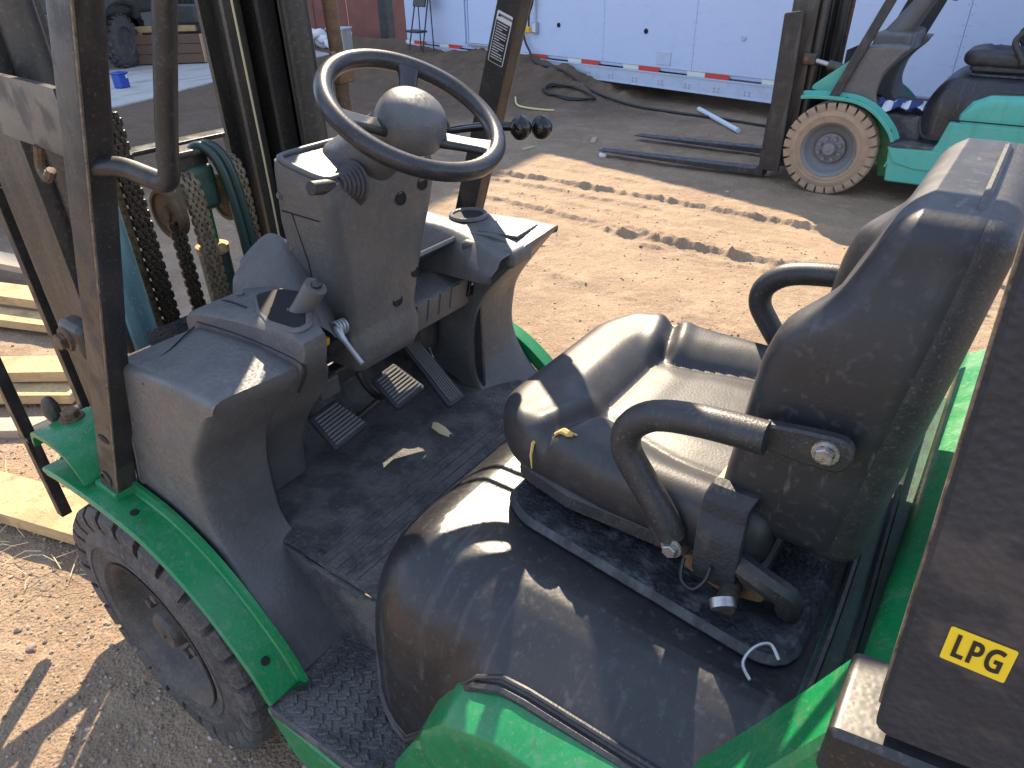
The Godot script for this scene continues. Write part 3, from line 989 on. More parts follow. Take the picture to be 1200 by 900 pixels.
	for p in [[-0.2905, 1.225, 0.035, 0.012], [-0.2915, 1.240, 0.100, 0.012], [-0.2470, 0.992, 0.035, 0.013], [-0.2555, 1.04, 0.090, 0.010]]:
		part("screw_hole", geo().lathe(V2([[p[3] * 1.25, 0.0], [p[3] * 1.15, 0.0022], [p[3] * 0.95, 0.002], [p[3] * 0.9, 0.0008], [0.0003, 0.0008]]), 16, Transform3D(Geo.along(Vector3(-1, 0.14, 0)), Vector3(p[0], p[1], p[2]))), M.dark_gap, o)
	for p in [[-0.155, 1.255], [-0.135, 1.14]]:
		part("shroud_screw", geo().bolt(Vector3(p[0], p[1], -0.1495 + (1.25 - p[1]) * 0.17), Vector3(0, 0.1, -1), 0.005, 0.004), M.grip_grey, o)
	# stalks with bellows
	for e in [[Vector3(-0.272, 1.276, -0.070), Vector3(-0.06, 0.16, -1.0)], [Vector3(-0.235, 1.300, 0.125), Vector3(-0.30, 0.34, 0.84)]]:
		var root_p: Vector3 = e[0]
		var dir: Vector3 = e[1].normalized()
		var xb := Transform3D(Geo.along(dir), root_p)
		var bel := PackedVector2Array()
		for i in 13:
			var t := i / 12.0
			bel.append(Vector2(lerpf(0.040, 0.014, t) + (0.0028 if i % 2 == 0 else -0.0022), t * 0.042))
		part("bellows", geo().lathe(bel, 28, xb), M.soft_rubber, o, 25)
		var kn := geo()
		kn.lathe(spline2([[0.008, 0.035], [0.010, 0.044], [0.0125, 0.050], [0.0130, 0.070], [0.0125, 0.098], [0.0115, 0.103], [0.0005, 0.104]], 3), 18, xb)
		part("stalk", kn, M.soft_rubber, o)
	# hydraulic levers behind the wheel
	for i in 2:
		var zz := 0.212 + 0.042 * i
		var tip := Vector3(-0.462 - 0.022 * i, 1.345 - 0.004 * i, zz)
		var l := part("control_lever", geo().tube(spline([[-0.13, 1.17, zz - 0.085], [-0.16, 1.24, zz - 0.06], [-0.23, 1.305, zz - 0.035], [-0.35, 1.335, zz - 0.012], tip], 5), 0.006, 8), M.black_gloss, root)
		part("lever_knob", geo().ball(tip, Vector3(0.0215, 0.024, 0.0215), 20), M.black_gloss, l, 70)

func pedal(root: Node3D, c: Vector3, w0: float, w1: float, h: float, b: Basis, ribs: int, along: bool) -> void:
	# pad lies in the local x (width), z (length) plane of b, y out of the pad
	var poly := rpoly([[-w0 / 2, -h / 2, 0.010], [w0 / 2, -h / 2, 0.010], [w1 / 2, h / 2, 0.008], [-w1 / 2, h / 2, 0.008]], 3)
	var flip := Transform3D(b * Basis(Vector3(1, 0, 0), Vector3(0, 0, 1), Vector3(0, 1, 0)), c)
	var o := part("pedal", geo().prism(poly, 0.0, 0.014, 0.003, flip), M.worn_panel, root)
	var g := geo()
	for i in ribs:
		var t := (i + 0.5) / ribs
		if along:
			var x := lerpf(-0.5, 0.5, t) * (minf(w0, w1) - 0.012)
			g.box(c + b * Vector3(x, 0.0155, 0), Vector3((minf(w0, w1) - 0.012) / ribs * 0.55, 0.005, h - 0.02), 0.001, b)
		else:
			var z := lerpf(-0.5, 0.5, t) * (h - 0.016)
			var ww := lerpf(w0, w1, t) - 0.016
			g.box(c + b * Vector3(0, 0.0155, z), Vector3(ww, 0.005, (h - 0.016) / ribs * 0.55), 0.001, b)
	part("pedal_ribs", g, M.pedal_rubber, o)

func floor_and_pedals(root: Node3D, detail: bool) -> void:
	# floor sheet, its front turned up to the toe board
	var rows := []
	for e in [[-0.54, 0.588], [-0.33, 0.588], [-0.30, 0.592], [-0.05, 0.592], [0.0, 0.61], [0.06, 0.70], [0.06, 1.0]]:
		rows.append(V([[e[0], e[1], -0.372], [e[0], e[1], -0.2], [e[0], e[1], 0.0], [e[0], e[1], 0.2], [e[0], e[1], 0.44]]))
	var g := geo()
	g.grid(rows)
	var o := part("floor_plate", g, M.floor_mat, root, 20)
	# edge of the floor down to the step
	part("floor_edge", geo().box(Vector3(-0.435, 0.509, -0.378), Vector3(0.25, 0.155, 0.012), 0.004), M.floor_mat, root)
	part("floor_edge", geo().box(Vector3(-0.24, 0.51, -0.374), Vector3(0.15, 0.155, 0.012), 0.004), M.floor_mat, root)
	if not detail: return
	for i in 5:
		part("floor_ridge", geo().box(Vector3(-0.335 - 0.028 * i, 0.589, 0.01), Vector3(0.010, 0.005, 0.74), 0.002), M.floor_mat, o)
	part("floor_screw", geo().bolt(Vector3(-0.335, 0.588, -0.345), Vector3.UP, 0.007, 0.004), M.greasy_steel, o)
	for p in [[-0.36, 0.4], [-0.40, 0.39]]:
		part("floor_screw", geo().bolt(Vector3(p[0], 0.588, p[1]), Vector3.UP, 0.007, 0.004), M.greasy_steel, o)
	# pedals, facing back and up
	var face := Basis(Vector3(0, 0, 1), Vector3(-0.62, 0.785, 0), Vector3(-0.785, -0.62, 0))
	face = Basis(Vector3(0, 0, 1), Vector3(-0.55, 0.835, 0), Vector3(0.835, 0.55, 0))
	pedal(root, Vector3(-0.155, 0.705, -0.118), 0.118, 0.092, 0.100, face.rotated(Vector3.UP, 0.12), 9, false)
	pedal(root, Vector3(-0.175, 0.722, 0.065), 0.118, 0.092, 0.100, face.rotated(Vector3.UP, 0.12), 9, false)
	var acc := Basis(Vector3(0, 0, 1), Vector3(-0.62, 0.785, 0), Vector3(0.785, 0.62, 0)).rotated(Vector3.UP, -0.06)
	pedal(root, Vector3(-0.160, 0.686, 0.212), 0.066, 0.056, 0.215, acc, 6, true)
	for z in [-0.118, 0.065]:
		part("pedal_arm", geo().tube(spline([[-0.14, 0.70, z], [-0.09, 0.66, z + 0.01], [-0.02, 0.70, z + 0.02], [0.02, 0.86, z + 0.03]], 4), 0.009, 8), M.greasy_steel, root)
	part("pedal_link", geo().tube(V([[-0.12, 0.652, -0.09], [-0.10, 0.66, 0.09]]), 0.007, 8), M.greasy_steel, root)
	part("toe_box", geo().rbox(Vector3(-0.075, 0.79, 0.015), Vector3(0.075, 0.045, 0.17), 0.01, 2), M.soft_rubber, root)
	part("toe_box", geo().rbox(Vector3(-0.075, 0.78, -0.085), Vector3(0.09, 0.055, 0.06), 0.01, 2), M.cowl_plastic, root)
	part("pedal_spring", geo().tube(spline([[-0.12, 0.73, 0.256], [-0.115, 0.70, 0.268], [-0.13, 0.68, 0.262], [-0.14, 0.69, 0.25]], 5), 0.003, 6), M.galvanised, root)
	# leaves and scraps
	var lf := geo()
	lf.grid([V([[-0.235, 0.594, 0.115], [-0.228, 0.600, 0.13], [-0.235, 0.594, 0.142]]), V([[-0.27, 0.595, 0.105], [-0.262, 0.604, 0.122], [-0.266, 0.596, 0.135]]), V([[-0.30, 0.594, 0.108], [-0.296, 0.598, 0.116], [-0.30, 0.594, 0.122]])])
	part("dry_leaf", lf, M.pale_foam, root)

func step(root: Node3D, paint: Material, detail: bool) -> void:
	var o := part("step_tread", geo().prism(rpoly([[-0.417, -0.588, 0.012], [-0.405, -0.36, 0.0], [-0.54, -0.36, 0.0], [-0.66, -0.43, 0.03], [-0.715, -0.50, 0.02], [-0.70, -0.575, 0.03]]), 0.0, 0.022, 0.004, Transform3D(Basis(Vector3(1, 0, 0), Vector3(0, 0, 1), Vector3(0, 1, 0)), Vector3(0, 0.408, 0))), M.floor_mat, root)
	if detail:
		var g := geo()
		for i in 9:
			var x := -0.450 - 0.024 * i
			for j in 9:
				var z := -0.562 + 0.017 * j
				if z > -0.40 - maxf(0.0, (-0.52 - x) * 0.35): continue
				var a := 0.7 if j % 2 == 0 else -0.7
				g.box(Vector3(x, 0.431, z), Vector3(0.020, 0.006, 0.006), 0.0015, Basis(Vector3.UP, a))
		part("tread_ribs", g, M.floor_mat, o)
		part("step_bolt", geo().bolt(Vector3(-0.672, 0.43, -0.545), Vector3.UP, 0.008, 0.005), M.greasy_steel, o)
	# body side below the hood, set in behind the side panel
	part("lower_side", geo().prism(rpoly([[-0.705, 0.27, 0.02], [-0.705, 0.46, 0.03], [-0.775, 0.60, 0.05], [-1.30, 0.62, 0.0], [-1.30, 0.27, 0.0]]), 0.50, 0.545, 0.008, Transform3D(Basis.from_scale(Vector3(1, 1, -1)), Vector3.ZERO)), paint, root)
	# side plate under the step, and the frame behind
	var sp := geo()
	sp.prism(rpoly([[-0.40, 0.402], [-0.46, 0.30, 0.03], [-0.60, 0.27, 0.03], [-1.30, 0.27, 0.02], [-1.30, 0.45, 0.0], [-0.74, 0.45, 0.02], [-0.715, 0.402]]), 0.565, 0.583, 0.004, Transform3D(Basis.from_scale(Vector3(1, 1, -1)), Vector3.ZERO))
	part("step_plate", sp, paint, root)
	part("step_plate", geo().box(Vector3(-0.432, 0.33, -0.50), Vector3(0.012, 0.15, 0.14), 0.003, Basis(Vector3(0, 0, 1), 0.32)), paint, root)

func side_panel(root: Node3D, side: float, paint: Material) -> MeshInstance3D:
	# green panel beside the hood: the outer face bulges and the upper front corner is rounded
	var out := rpoly([[-0.835, 0.50, 0.03], [-0.772, 0.635, 0.06], [-0.835, 0.740, 0.06], [-0.93, 0.786, 0.08], [-1.30, 0.800, 0.0], [-1.30, 0.50, 0.0]], 6)
	var rows := []
	for e in [[0.470, 0.0, 0.0], [0.492, 0.0, 0.002], [0.500, -0.002, 0.004], [0.525, -0.012, 0.009], [0.550, -0.026, 0.016], [0.5535, -0.030, 0.018], [0.5575, -0.044, 0.024], [0.5595, -0.062, 0.034], [0.560, -0.08, 0.045]]:
		var row := PackedVector3Array()
		for p in out:
			var top := ss(0.66, 0.78, p.y)
			var fr := ss(-0.95, -0.80, p.x)
			row.append(Vector3(p.x - e[2] * fr, p.y + e[1] * top, e[0] * side))
		rows.append(row)
	var g := geo()
	g.grid(rows, true)
	var k := g.v.size()
	var ring: PackedVector3Array = rows[-1]
	g.v.append_array(ring)
	var poly := PackedVector2Array()
	for p in ring: poly.append(Vector2(p.x, p.y))
	var tri := Geometry2D.triangulate_polygon(poly)
	for i in range(0, tri.size(), 3):
		g.f.append(PackedInt32Array([k + tri[i], k + tri[i + 1], k + tri[i + 2]]))
	return part("side_panel", g, paint, root, 36)

func counterweight(root: Node3D, paint: Material) -> MeshInstance3D:
	var g := geo()
	g.prism(rpoly([[-1.298, 0.20, 0.03], [-1.298, 0.945, 0.03], [-1.36, 0.985, 0.05], [-1.80, 0.96, 0.12], [-1.92, 0.70, 0.15], [-1.86, 0.25, 0.06]], 5), -0.56, 0.56, 0.03)
	return part("counterweight", g, paint, root, 36)

func near_truck() -> void:
	var t := thing("forklift", "green forklift with black seat and steering wheel filling the foreground", "forklift")
	wheel(t, 0.0, 0.585, -1.0, 0.335, M.tyre_rubber, M.brown_rim, M.brown_rim)
	wheel(t, 0.0, 0.585, 1.0, 0.335, M.tyre_rubber, M.brown_rim, M.brown_rim)
	var fl := fender(t, -1.0, M.green_paint)
	fender(t, 1.0, M.green_paint)
	# front step hook of the near fender
	var rows := []
	for e in spline([[0.095, 0.735, 0], [0.13, 0.775, 0], [0.18, 0.790, 0], [0.25, 0.790, 0], [0.285, 0.780, 0], [0.30, 0.75, 0]], 4):
		rows.append(V([[e.x, e.y, -0.575], [e.x, e.y, -0.455], [e.x - 0.003, e.y - 0.012, -0.455], [e.x - 0.003, e.y - 0.012, -0.575]]))
	part("fender_hook", geo().grid(rows, true, false, true), M.green_paint, fl)
	part("fender_bolt", geo().bolt(Vector3(0.25, 0.79, -0.50), Vector3.UP, 0.018, 0.02), M.rusty, fl)
	part("fender_bolt", geo().ball(Vector3(0.305, 0.80, -0.515), Vector3(0.02, 0.035, 0.018), 10), M.brown_rim, fl)
	part("pillar_gusset", geo().prism(V2([[0.02, 0.71], [0.13, 0.71], [0.02, 0.93]]), -0.474, -0.466, 0.001, Transform3D(Basis(), Vector3(0.05, 0.0, 0))), M.green_paint, fl)
	# pillars and guard
	var pl := pillar(t, -1.0, M.black_paint)
	var pr := pillar(t, 1.0, M.black_paint)
	for s in [-1.0, 1.0]:
		var gr := geo()
		var pts := []
		for i in 12:
			var q := pillar_at(0.72 + 1.3 * i / 11.0)
			pts.append(Vector3(q.x + 0.0018, 0.72 + 1.3 * i / 11.0, (q.y - 0.0018) * s))
		part("worn_edge", geo().tube(V(pts), 0.0026, 6), M.worn_edge, pl if s < 0 else pr)
		part("pillar_foot", geo().box(Vector3(0.046, 0.718, 0.53 * s), Vector3(0.082, 0.022, 0.056), 0.005), M.green_paint, pl if s < 0 else pr)
	var q0 := pillar_at(0.865)
	part("pillar_hole", geo().lathe(V2([[0.0105, 0.0], [0.0085, 0.0008], [0.0, 0.0006]]), 16, Transform3D(Geo.along(Vector3(0.0, -0.06, -1)) * Basis.from_scale(Vector3(0.9, 1, 2.1)), Vector3(q0.x + 0.032, 0.865, -q0.y - 0.0002))), M.dark_gap, pl)
	q0 = pillar_at(0.745)
	part("weld_ring", geo().tube(circle(Vector3(q0.x + 0.034, 0.752, -q0.y - 0.001), Vector3(0, 0, 1), 0.017, 20), 0.0022, 5, false, true), M.greasy_steel, pl)
	overhead_guard(t, M.black_paint)
	# grab handle on the near pillar
	part("grab_handle", geo().tube(spline([[-0.225, 1.392, -0.495], [-0.27, 1.395, -0.478], [-0.315, 1.385, -0.466], [-0.343, 1.381, -0.461], [-0.358, 1.398, -0.459], [-0.372, 1.44, -0.458], [-0.44, 1.63, -0.446], [-0.53, 1.88, -0.43], [-0.55, 1.94, -0.44]], 5), 0.0142, 14), M.black_paint, t, 60)
	# warning label on the far pillar
	warning_label(pr)
	# cowl
	var cl := cowl_side(t, -1.0, M.cowl_plastic)
	var cr := cowl_side(t, 1.0, M.cowl_plastic)
	part("cowl_seam", geo().tube(V([[-0.082, 1.0395, -0.345], [-0.105, 1.043, -0.38], [-0.14, 1.046, -0.43], [-0.165, 1.045, -0.490], [-0.165, 1.02, -0.5035]]), 0.0018, 4), M.dark_gap, cl)
	for p in [[-0.075, 0.905], [-0.012, 0.735]]:
		part("cowl_clip", geo().bolt(Vector3(p[0], p[1], -0.5032), Vector3(0, 0, -1), 0.0055, 0.004), M.grip_grey, cl)
	part("cowl_trim", geo().tube(spline([[-0.09, 1.03, -0.499], [-0.062, 0.95, -0.503], [-0.03, 0.82, -0.5035], [0.003, 0.72, -0.5035]], 5), 0.0035, 6), M.cowl_plastic, cl)
	console(t)
	right_dash(t, cr)
	steering(t, true)
	floor_and_pedals(t, true)
	step(t, M.green_paint, true)
	hood(t, M.hood_cover, M.soft_rubber, M.dusty_black)
	seat(t, true)
	var sp := side_panel(t, -1.0, M.green_paint)
	side_panel(t, 1.0, M.green_paint)
	part("panel_crease", geo().tube(V([[-0.80, 0.44, -0.5835], [-0.83, 0.50, -0.5865], [-0.90, 0.60, -0.588]]), 0.003, 5), M.green_paint, sp)
	for p in [[-0.90, 0.665], [-0.92, 0.655]]:
		part("paint_chip", geo().ball(Vector3(p[0], p[1], -0.5855), Vector3(0.006, 0.004, 0.002), 8), M.dark_gap, sp)
	rear(t)
	mast(t, false)

func circle(c: Vector3, axis: Vector3, r: float, n: int) -> PackedVector3Array:
	var b := Geo.along(axis)
	var out := PackedVector3Array()
	for i in n:
		out.append(c + b * Vector3(cos(TAU * i / n) * r, 0, sin(TAU * i / n) * r))
	return out

func warning_label(pr: Node3D) -> void:
	# lies on the inner face of the far pillar, along its lean
	var y0 := 1.40
	var y1 := 1.545
	var a := pillar_at(y0)
	var b := pillar_at(y1)
	var up := Vector3(b.x - a.x, y1 - y0, b.y - a.y).normalized()
	var out := Vector3(0, 0, -1)
	out = (out - up * up.dot(out)).normalized()
	var right := up.cross(out).normalized()
	var c := Vector3((a.x + b.x) / 2 + 0.034, (y0 + y1) / 2, (a.y + b.y) / 2 - 0.0434) + out * 0.0006
	var bs := Basis(right, up, out)
	var w := 0.044
	var h := 0.112
	var l := part("warning_label", geo().prism(rrect(w / 2, h / 2, 0.004), 0.0, 0.0006, 0.0, Transform3D(bs, c)), M.label_white, pr)
	part("label_field", geo().prism(rrect(w / 2 - 0.0022, h / 2 - 0.010, 0.002), 0.0, 0.0004, 0.0, Transform3D(bs, c + bs * Vector3(0, -0.0085, 0.0009))), M.label_black, l)
	var tri := geo()
	tri.prism(V2([[-0.0185, 0.0445], [-0.0105, 0.0445], [-0.0145, 0.0525]]), 0.0, 0.0004, 0.0, Transform3D(bs, c + out * 0.0009))
	part("hazard_triangle", tri, M.label_black, l)
	text("WARNING", 0.0075, Transform3D(bs, c + bs * Vector3(0.006, 0.0482, 0.0009)), M.label_black, l, true)
	var g := geo()
	var rng := RandomNumberGenerator.new()
	rng.seed = 5
	for i in 15:
		var x := -w / 2 + 0.006
		var yy := 0.036 - i * 0.0058
		while x < w / 2 - 0.008:
			var d := rng.randf_range(0.002, 0.006)
			g.prism(V2([[x, yy], [x + d, yy], [x + d, yy + 0.0019], [x, yy + 0.0019]]), 0.0, 0.0003, 0.0, Transform3D(bs, c + out * 0.0014))
			x += d + 0.0011
			if i % 4 == 3 and x > 0.0: break
	part("label_lines", g, M.label_white, l)

func text(words: String, size: float, xf: Transform3D, m: Material, parent: Node, bold := false) -> void:
	var f := SystemFont.new()
	f.font_names = PackedStringArray(["Droid Sans"])
	f.font_weight = 700 if bold else 400
	var tm := TextMesh.new()
	tm.text = words
	tm.font = f
	tm.font_size = 64
	tm.pixel_size = size / 64.0
	tm.depth = 0.0004
	var o := MeshInstance3D.new()
	o.mesh = tm
	o.material_override = m
	o.transform = xf
	put(o, "lettering", parent)

func console(t: Node3D) -> void:
	# parking brake console inside the near cowl
	var g := geo()
	var rows := []
	var rear := spline2([[-0.398, 1.092], [-0.394, 1.06], [-0.365, 1.010], [-0.295, 0.945], [-0.225, 0.855], [-0.165, 0.78], [-0.125, 0.70], [-0.11, 0.60]], 4)
	for e in [[-0.338, 0.03], [-0.337, 0.010], [-0.326, 0.001], [-0.31, 0.0], [-0.25, 0.0], [-0.20, 0.0], [-0.188, 0.006], [-0.184, 0.02]]:
		var ring := PackedVector3Array()
		for p in rear:
			ring.append(Vector3(p.x + e[1] * 0.8, p.y - (e[1] if p.y > 1.0 else 0.0), e[0]))
		for p in [[-0.05, 0.60], [-0.03, 0.9], [-0.045, 1.055 - e[1]], [-0.08, 1.072 - e[1]], [-0.15, 1.085 - e[1]], [-0.22, 1.094 - e[1]], [-0.30, 1.100 - e[1]], [-0.37, 1.102 - e[1]]]:
			ring.append(Vector3(p[0], p[1], e[0]))
		rows.append(ring)
	g.grid(rows, true)
	for k in 2:
		var ring: PackedVector3Array = rows[0] if k == 0 else rows[-1]
		var poly := PackedVector2Array()
		for p in ring: poly.append(Vector2(p.x, p.y))
		var b := g.v.size()
		g.v.append_array(ring)
		var tri := Geometry2D.triangulate_polygon(poly)
		for i in range(0, tri.size(), 3):
			g.f.append(PackedInt32Array([b + tri[i], b + tri[i + 1], b + tri[i + 2]]))
	g.warp(func(p: Vector3) -> Vector3: return Vector3(p.x, p.y, -0.338 + (p.z + 0.338) * lerpf(1.0, 0.36, ss(-0.23, -0.40, p.x))))
	var o := part("brake_console", g, M.cowl_plastic, t, 40)
	# well of the lever with a raised rim
	var well := PackedVector3Array()
	for p in rpoly([[-0.375, -0.325, 0.015], [-0.370, -0.295, 0.015], [-0.26, -0.205, 0.03], [-0.20, -0.225, 0.03], [-0.185, -0.265, 0.015], [-0.24, -0.300, 0.05], [-0.30, -0.325, 0.03]], 5):
		well.append(Vector3(p.x, 1.0985 + (p.x + 0.30) * -0.05, p.y))
	part("lever_rim", geo().tube(resample(well, 60, true), 0.006, 7, false, true), M.cowl_plastic, o)
	var fill := PackedVector2Array()
	for p in well: fill.append(Vector2(p.x, p.z))
	part("lever_well", geo().prism(fill, 0.0, 0.004, 0.0, Transform3D(Basis(Vector3(1, 0, 0), Vector3(0, 0, 1), Vector3(0, 1, 0)), Vector3(0, 1.099, 0))), M.dark_gap, o)
	part("console_screw", geo().bolt(Vector3(-0.115, 1.079, -0.255), Vector3.UP, 0.009, 0.007), M.grip_grey, o)
	part("console_seam", geo().tube(spline([[-0.085, 1.048, -0.3365], [-0.20, 1.058, -0.3365], [-0.33, 1.058, -0.3365], [-0.392, 1.045, -0.3365], [-0.36, 0.985, -0.3365]], 4), 0.0028, 5), M.dark_gap, o)
	part("console_seam", geo().tube(V([[-0.05, 1.062, -0.275], [-0.13, 1.084, -0.288], [-0.2, 1.094, -0.30]]), 0.0016, 4), M.dark_gap, o)
	# brake lever
	var lv := part("parking_brake_lever", geo().tube(spline([[-0.262, 1.060, -0.272], [-0.285, 1.078, -0.276], [-0.298, 1.084, -0.266], [-0.310, 1.103, -0.259], [-0.342, 1.150, -0.246]], 4), PackedFloat32Array(ramp(17, [0.024, 0.024, 0.023, 0.0195, 0.0205])), 14), M.grip_grey, t, 50)
	part("release_button", geo().ball(Vector3(-0.344, 1.153, -0.245), Vector3(0.011, 0.008, 0.011), 12), M.soft_rubber, lv)
	# wing that rises from the console to the column
	var wr := []
	for e in [[[-0.045, 1.02, -0.235], [-0.048, 1.085, -0.222], [-0.042, 1.105, -0.195]], [[-0.09, 1.03, -0.225], [-0.085, 1.095, -0.205], [-0.066, 1.140, -0.165]], [[-0.14, 1.03, -0.215], [-0.125, 1.100, -0.190], [-0.092, 1.158, -0.142]], [[-0.20, 1.03, -0.20], [-0.165, 1.085, -0.170], [-0.130, 1.135, -0.126]], [[-0.255, 1.02, -0.185], [-0.205, 1.050, -0.150], [-0.175, 1.065, -0.112]], [[-0.285, 1.00, -0.175], [-0.235, 1.00, -0.14], [-0.205, 1.00, -0.105]]]:
		var o3 := Vector3(e[2][0], e[2][1], e[2][2])
		var inn := Vector3(0.012, -0.002, 0.010)
		wr.append(spline([e[0], e[1], o3, o3 + inn * 0.5 + Vector3(0, 0.003, 0), o3 + inn, o3 + inn + Vector3(-0.004, -0.08, 0.004)], 3))
	part("console_wing", geo().grid(soften(wr, 4)), M.cowl_plastic, t, 60)
	# ignition key with a tag, below the lever
	part("key_tag", geo().rbox(Vector3(-0.236, 0.968, -0.170), Vector3(0.012, 0.036, 0.020), 0.005, 3, [0, 0, 0], Basis(Vector3(0, 0, 1), 0.3)), M.yellow_plastic, t)
	part("tilt_lever", geo().tube(spline([[-0.250, 1.00, -0.135], [-0.272, 1.002, -0.158], [-0.294, 0.985, -0.162], [-0.340, 0.955, -0.168]], 5), PackedFloat32Array(ramp(16, [0.013, 0.010, 0.0055, 0.005])), 10), M.galvanised, t)
	part("tilt_spring", geo().tube(coil(Vector3(-0.258, 1.000, -0.128), Vector3(0, 0.1, -1), 0.014, 0.03, 4), 0.0028, 6), M.galvanised, t)
	part("key_bezel", geo().rbox(Vector3(-0.215, 0.955, -0.145), Vector3(0.06, 0.03, 0.06), 0.01, 2), M.dark_gap, t)

func coil(p: Vector3, axis: Vector3, r: float, l: float, turns: int) -> PackedVector3Array:
	var b := Geo.along(axis)
	var out := PackedVector3Array()
	for i in turns * 12 + 1:
		var a := TAU * i / 12.0
		out.append(p + b * Vector3(cos(a) * r, l * i / (turns * 12.0), sin(a) * r))
	return out

func ramp(n: int, v: Array) -> Array:
	var out := []
	for i in n:
		var t := float(i) / (n - 1) * (v.size() - 1)
		var k := mini(int(t), v.size() - 2)
		out.append(lerpf(v[k], v[k + 1], t - k))
	return out

func right_dash(t: Node3D, cr: Node3D) -> void:
	# shelf from the far cowl to the column: top, curved inner wall, switch panel
	var rows := []
	for i in 17:
		var u := i / 16.0
		# edge of the shelf, an arc round the column
		var ed := Vector2(lerpf(0.03, -0.375, u), 0.245 + 0.09 * sin(PI * pow(u, 0.8)) * (1.0 - 0.3 * u))
		var y := 1.062 - 0.022 * u
		rows.append(V([[ed.x + 0.004, y - 0.11 * (1.0 - 0.55 * u * u), ed.y - 0.062 * (1.0 - 0.5 * u * u)], [ed.x + 0.002, y - 0.06 * (1.0 - 0.5 * u * u), ed.y - 0.030], [ed.x, y - 0.018, ed.y - 0.008], [ed.x, y - 0.003, ed.y + 0.003], [ed.x, y, ed.y + 0.016], [ed.x, y + 0.001, 0.36], [ed.x, y - 0.006, 0.40]]))
	part("dash_shelf", geo().grid(soften(rows, 2)), M.cowl_plastic, t, 50)
	# tip of the shelf at the rear
	part("shelf_tip", geo().rbox(Vector3(-0.30, 1.022, 0.335), Vector3(0.16, 0.046, 0.09), 0.014, 3), M.cowl_plastic, t)
	# cup holder and pocket lid
	var cup := geo()
	cup.lathe(V2([[0.052, -0.002], [0.050, 0.005], [0.046, 0.007], [0.041, 0.005], [0.039, -0.004], [0.037, -0.006], [0.0003, -0.006]]), 32, Transform3D(Basis(), Vector3(-0.138, 1.055, 0.43)))
	part("cup_holder", cup, M.cowl_plastic, cr)
	part("cup_well", geo().lathe(V2([[0.0415, 0.0], [0.0003, 0.0]]), 28, Transform3D(Basis(), Vector3(-0.138, 1.0555, 0.43))), M.dark_gap, cr)
	part("pocket_lid", geo().box(Vector3(-0.285, 1.0535, 0.405), Vector3(0.115, 0.008, 0.105), 0.003, Basis(Vector3.UP, 0.08) * Basis(Vector3(0, 0, 1), -0.02)), M.cowl_plastic, cr)
	# switch panel
	var face := Basis(Vector3(0, 0, 1), Vector3(-0.35, 0.94, 0), Vector3(-0.94, -0.35, 0))
	var p := part("switch_panel", geo().rbox(Vector3(-0.165, 0.905, 0.235), Vector3(0.10, 0.085, 0.29), 0.008, 2, [0, 0, 0], Basis(Vector3(0, 0, 1), 0.2)), M.cowl_plastic, t)
	for i in 4:
		part("switch_blank", geo().box(Vector3(-0.2155, 0.906, 0.135 + 0.043 * i), Vector3(0.008, 0.062, 0.036), 0.003, Basis(Vector3(0, 0, 1), 0.2)), M.cowl_plastic, p)
	part("rocker_switch", geo().box(Vector3(-0.2165, 0.909, 0.325), Vector3(0.014, 0.052, 0.024), 0.003, Basis(Vector3(0, 0, 1), 0.2)), M.black_gloss, p)
	part("rocker_mark", geo().box(Vector3(-0.2245, 0.918, 0.325), Vector3(0.002, 0.008, 0.008), 0.0005, Basis(Vector3(0, 0, 1), 0.2)), M.label_white, p)
	# fuse covers behind the panel, sloping up
	var sl := Basis(Vector3(0, 0, 1), -0.62)
	part("dash_plate", geo().box(Vector3(-0.12, 0.988, 0.22), Vector3(0.17, 0.012, 0.24), 0.003, sl), M.cowl_plastic, t)
	for i in 3:
		part("fuse_cover", geo().box(Vector3(-0.125, 0.995, 0.185 + 0.048 * i), Vector3(0.115, 0.010, 0.040), 0.003, sl), M.grip_grey, t)
	var teeth := geo()
	for i in 7:
		teeth.box(Vector3(-0.175 + 0.017 * i, 0.966 + 0.012 * i, 0.152), Vector3(0.008, 0.016, 0.045), 0.002, sl)
	part("dash_ribs", teeth, M.soft_rubber, t)
	# bulge over the pedals
	part("pedal_cover", geo().rbox(Vector3(-0.03, 0.76, 0.27), Vector3(0.16, 0.16, 0.13), 0.05, 4), M.soft_rubber, t)
	# inner wall under the far cowl and the near one
	part("foot_wall", geo().box(Vector3(-0.10, 0.76, 0.352), Vector3(0.26, 0.36, 0.012), 0.003), M.soft_rubber, t)
	part("foot_wall", geo().box(Vector3(-0.09, 0.78, -0.335), Vector3(0.22, 0.42, 0.012), 0.003), M.soft_rubber, t)
	part("bulkhead", geo().box(Vector3(0.075, 0.78, 0.0), Vector3(0.02, 0.36, 0.92), 0.004), M.soft_rubber, t)

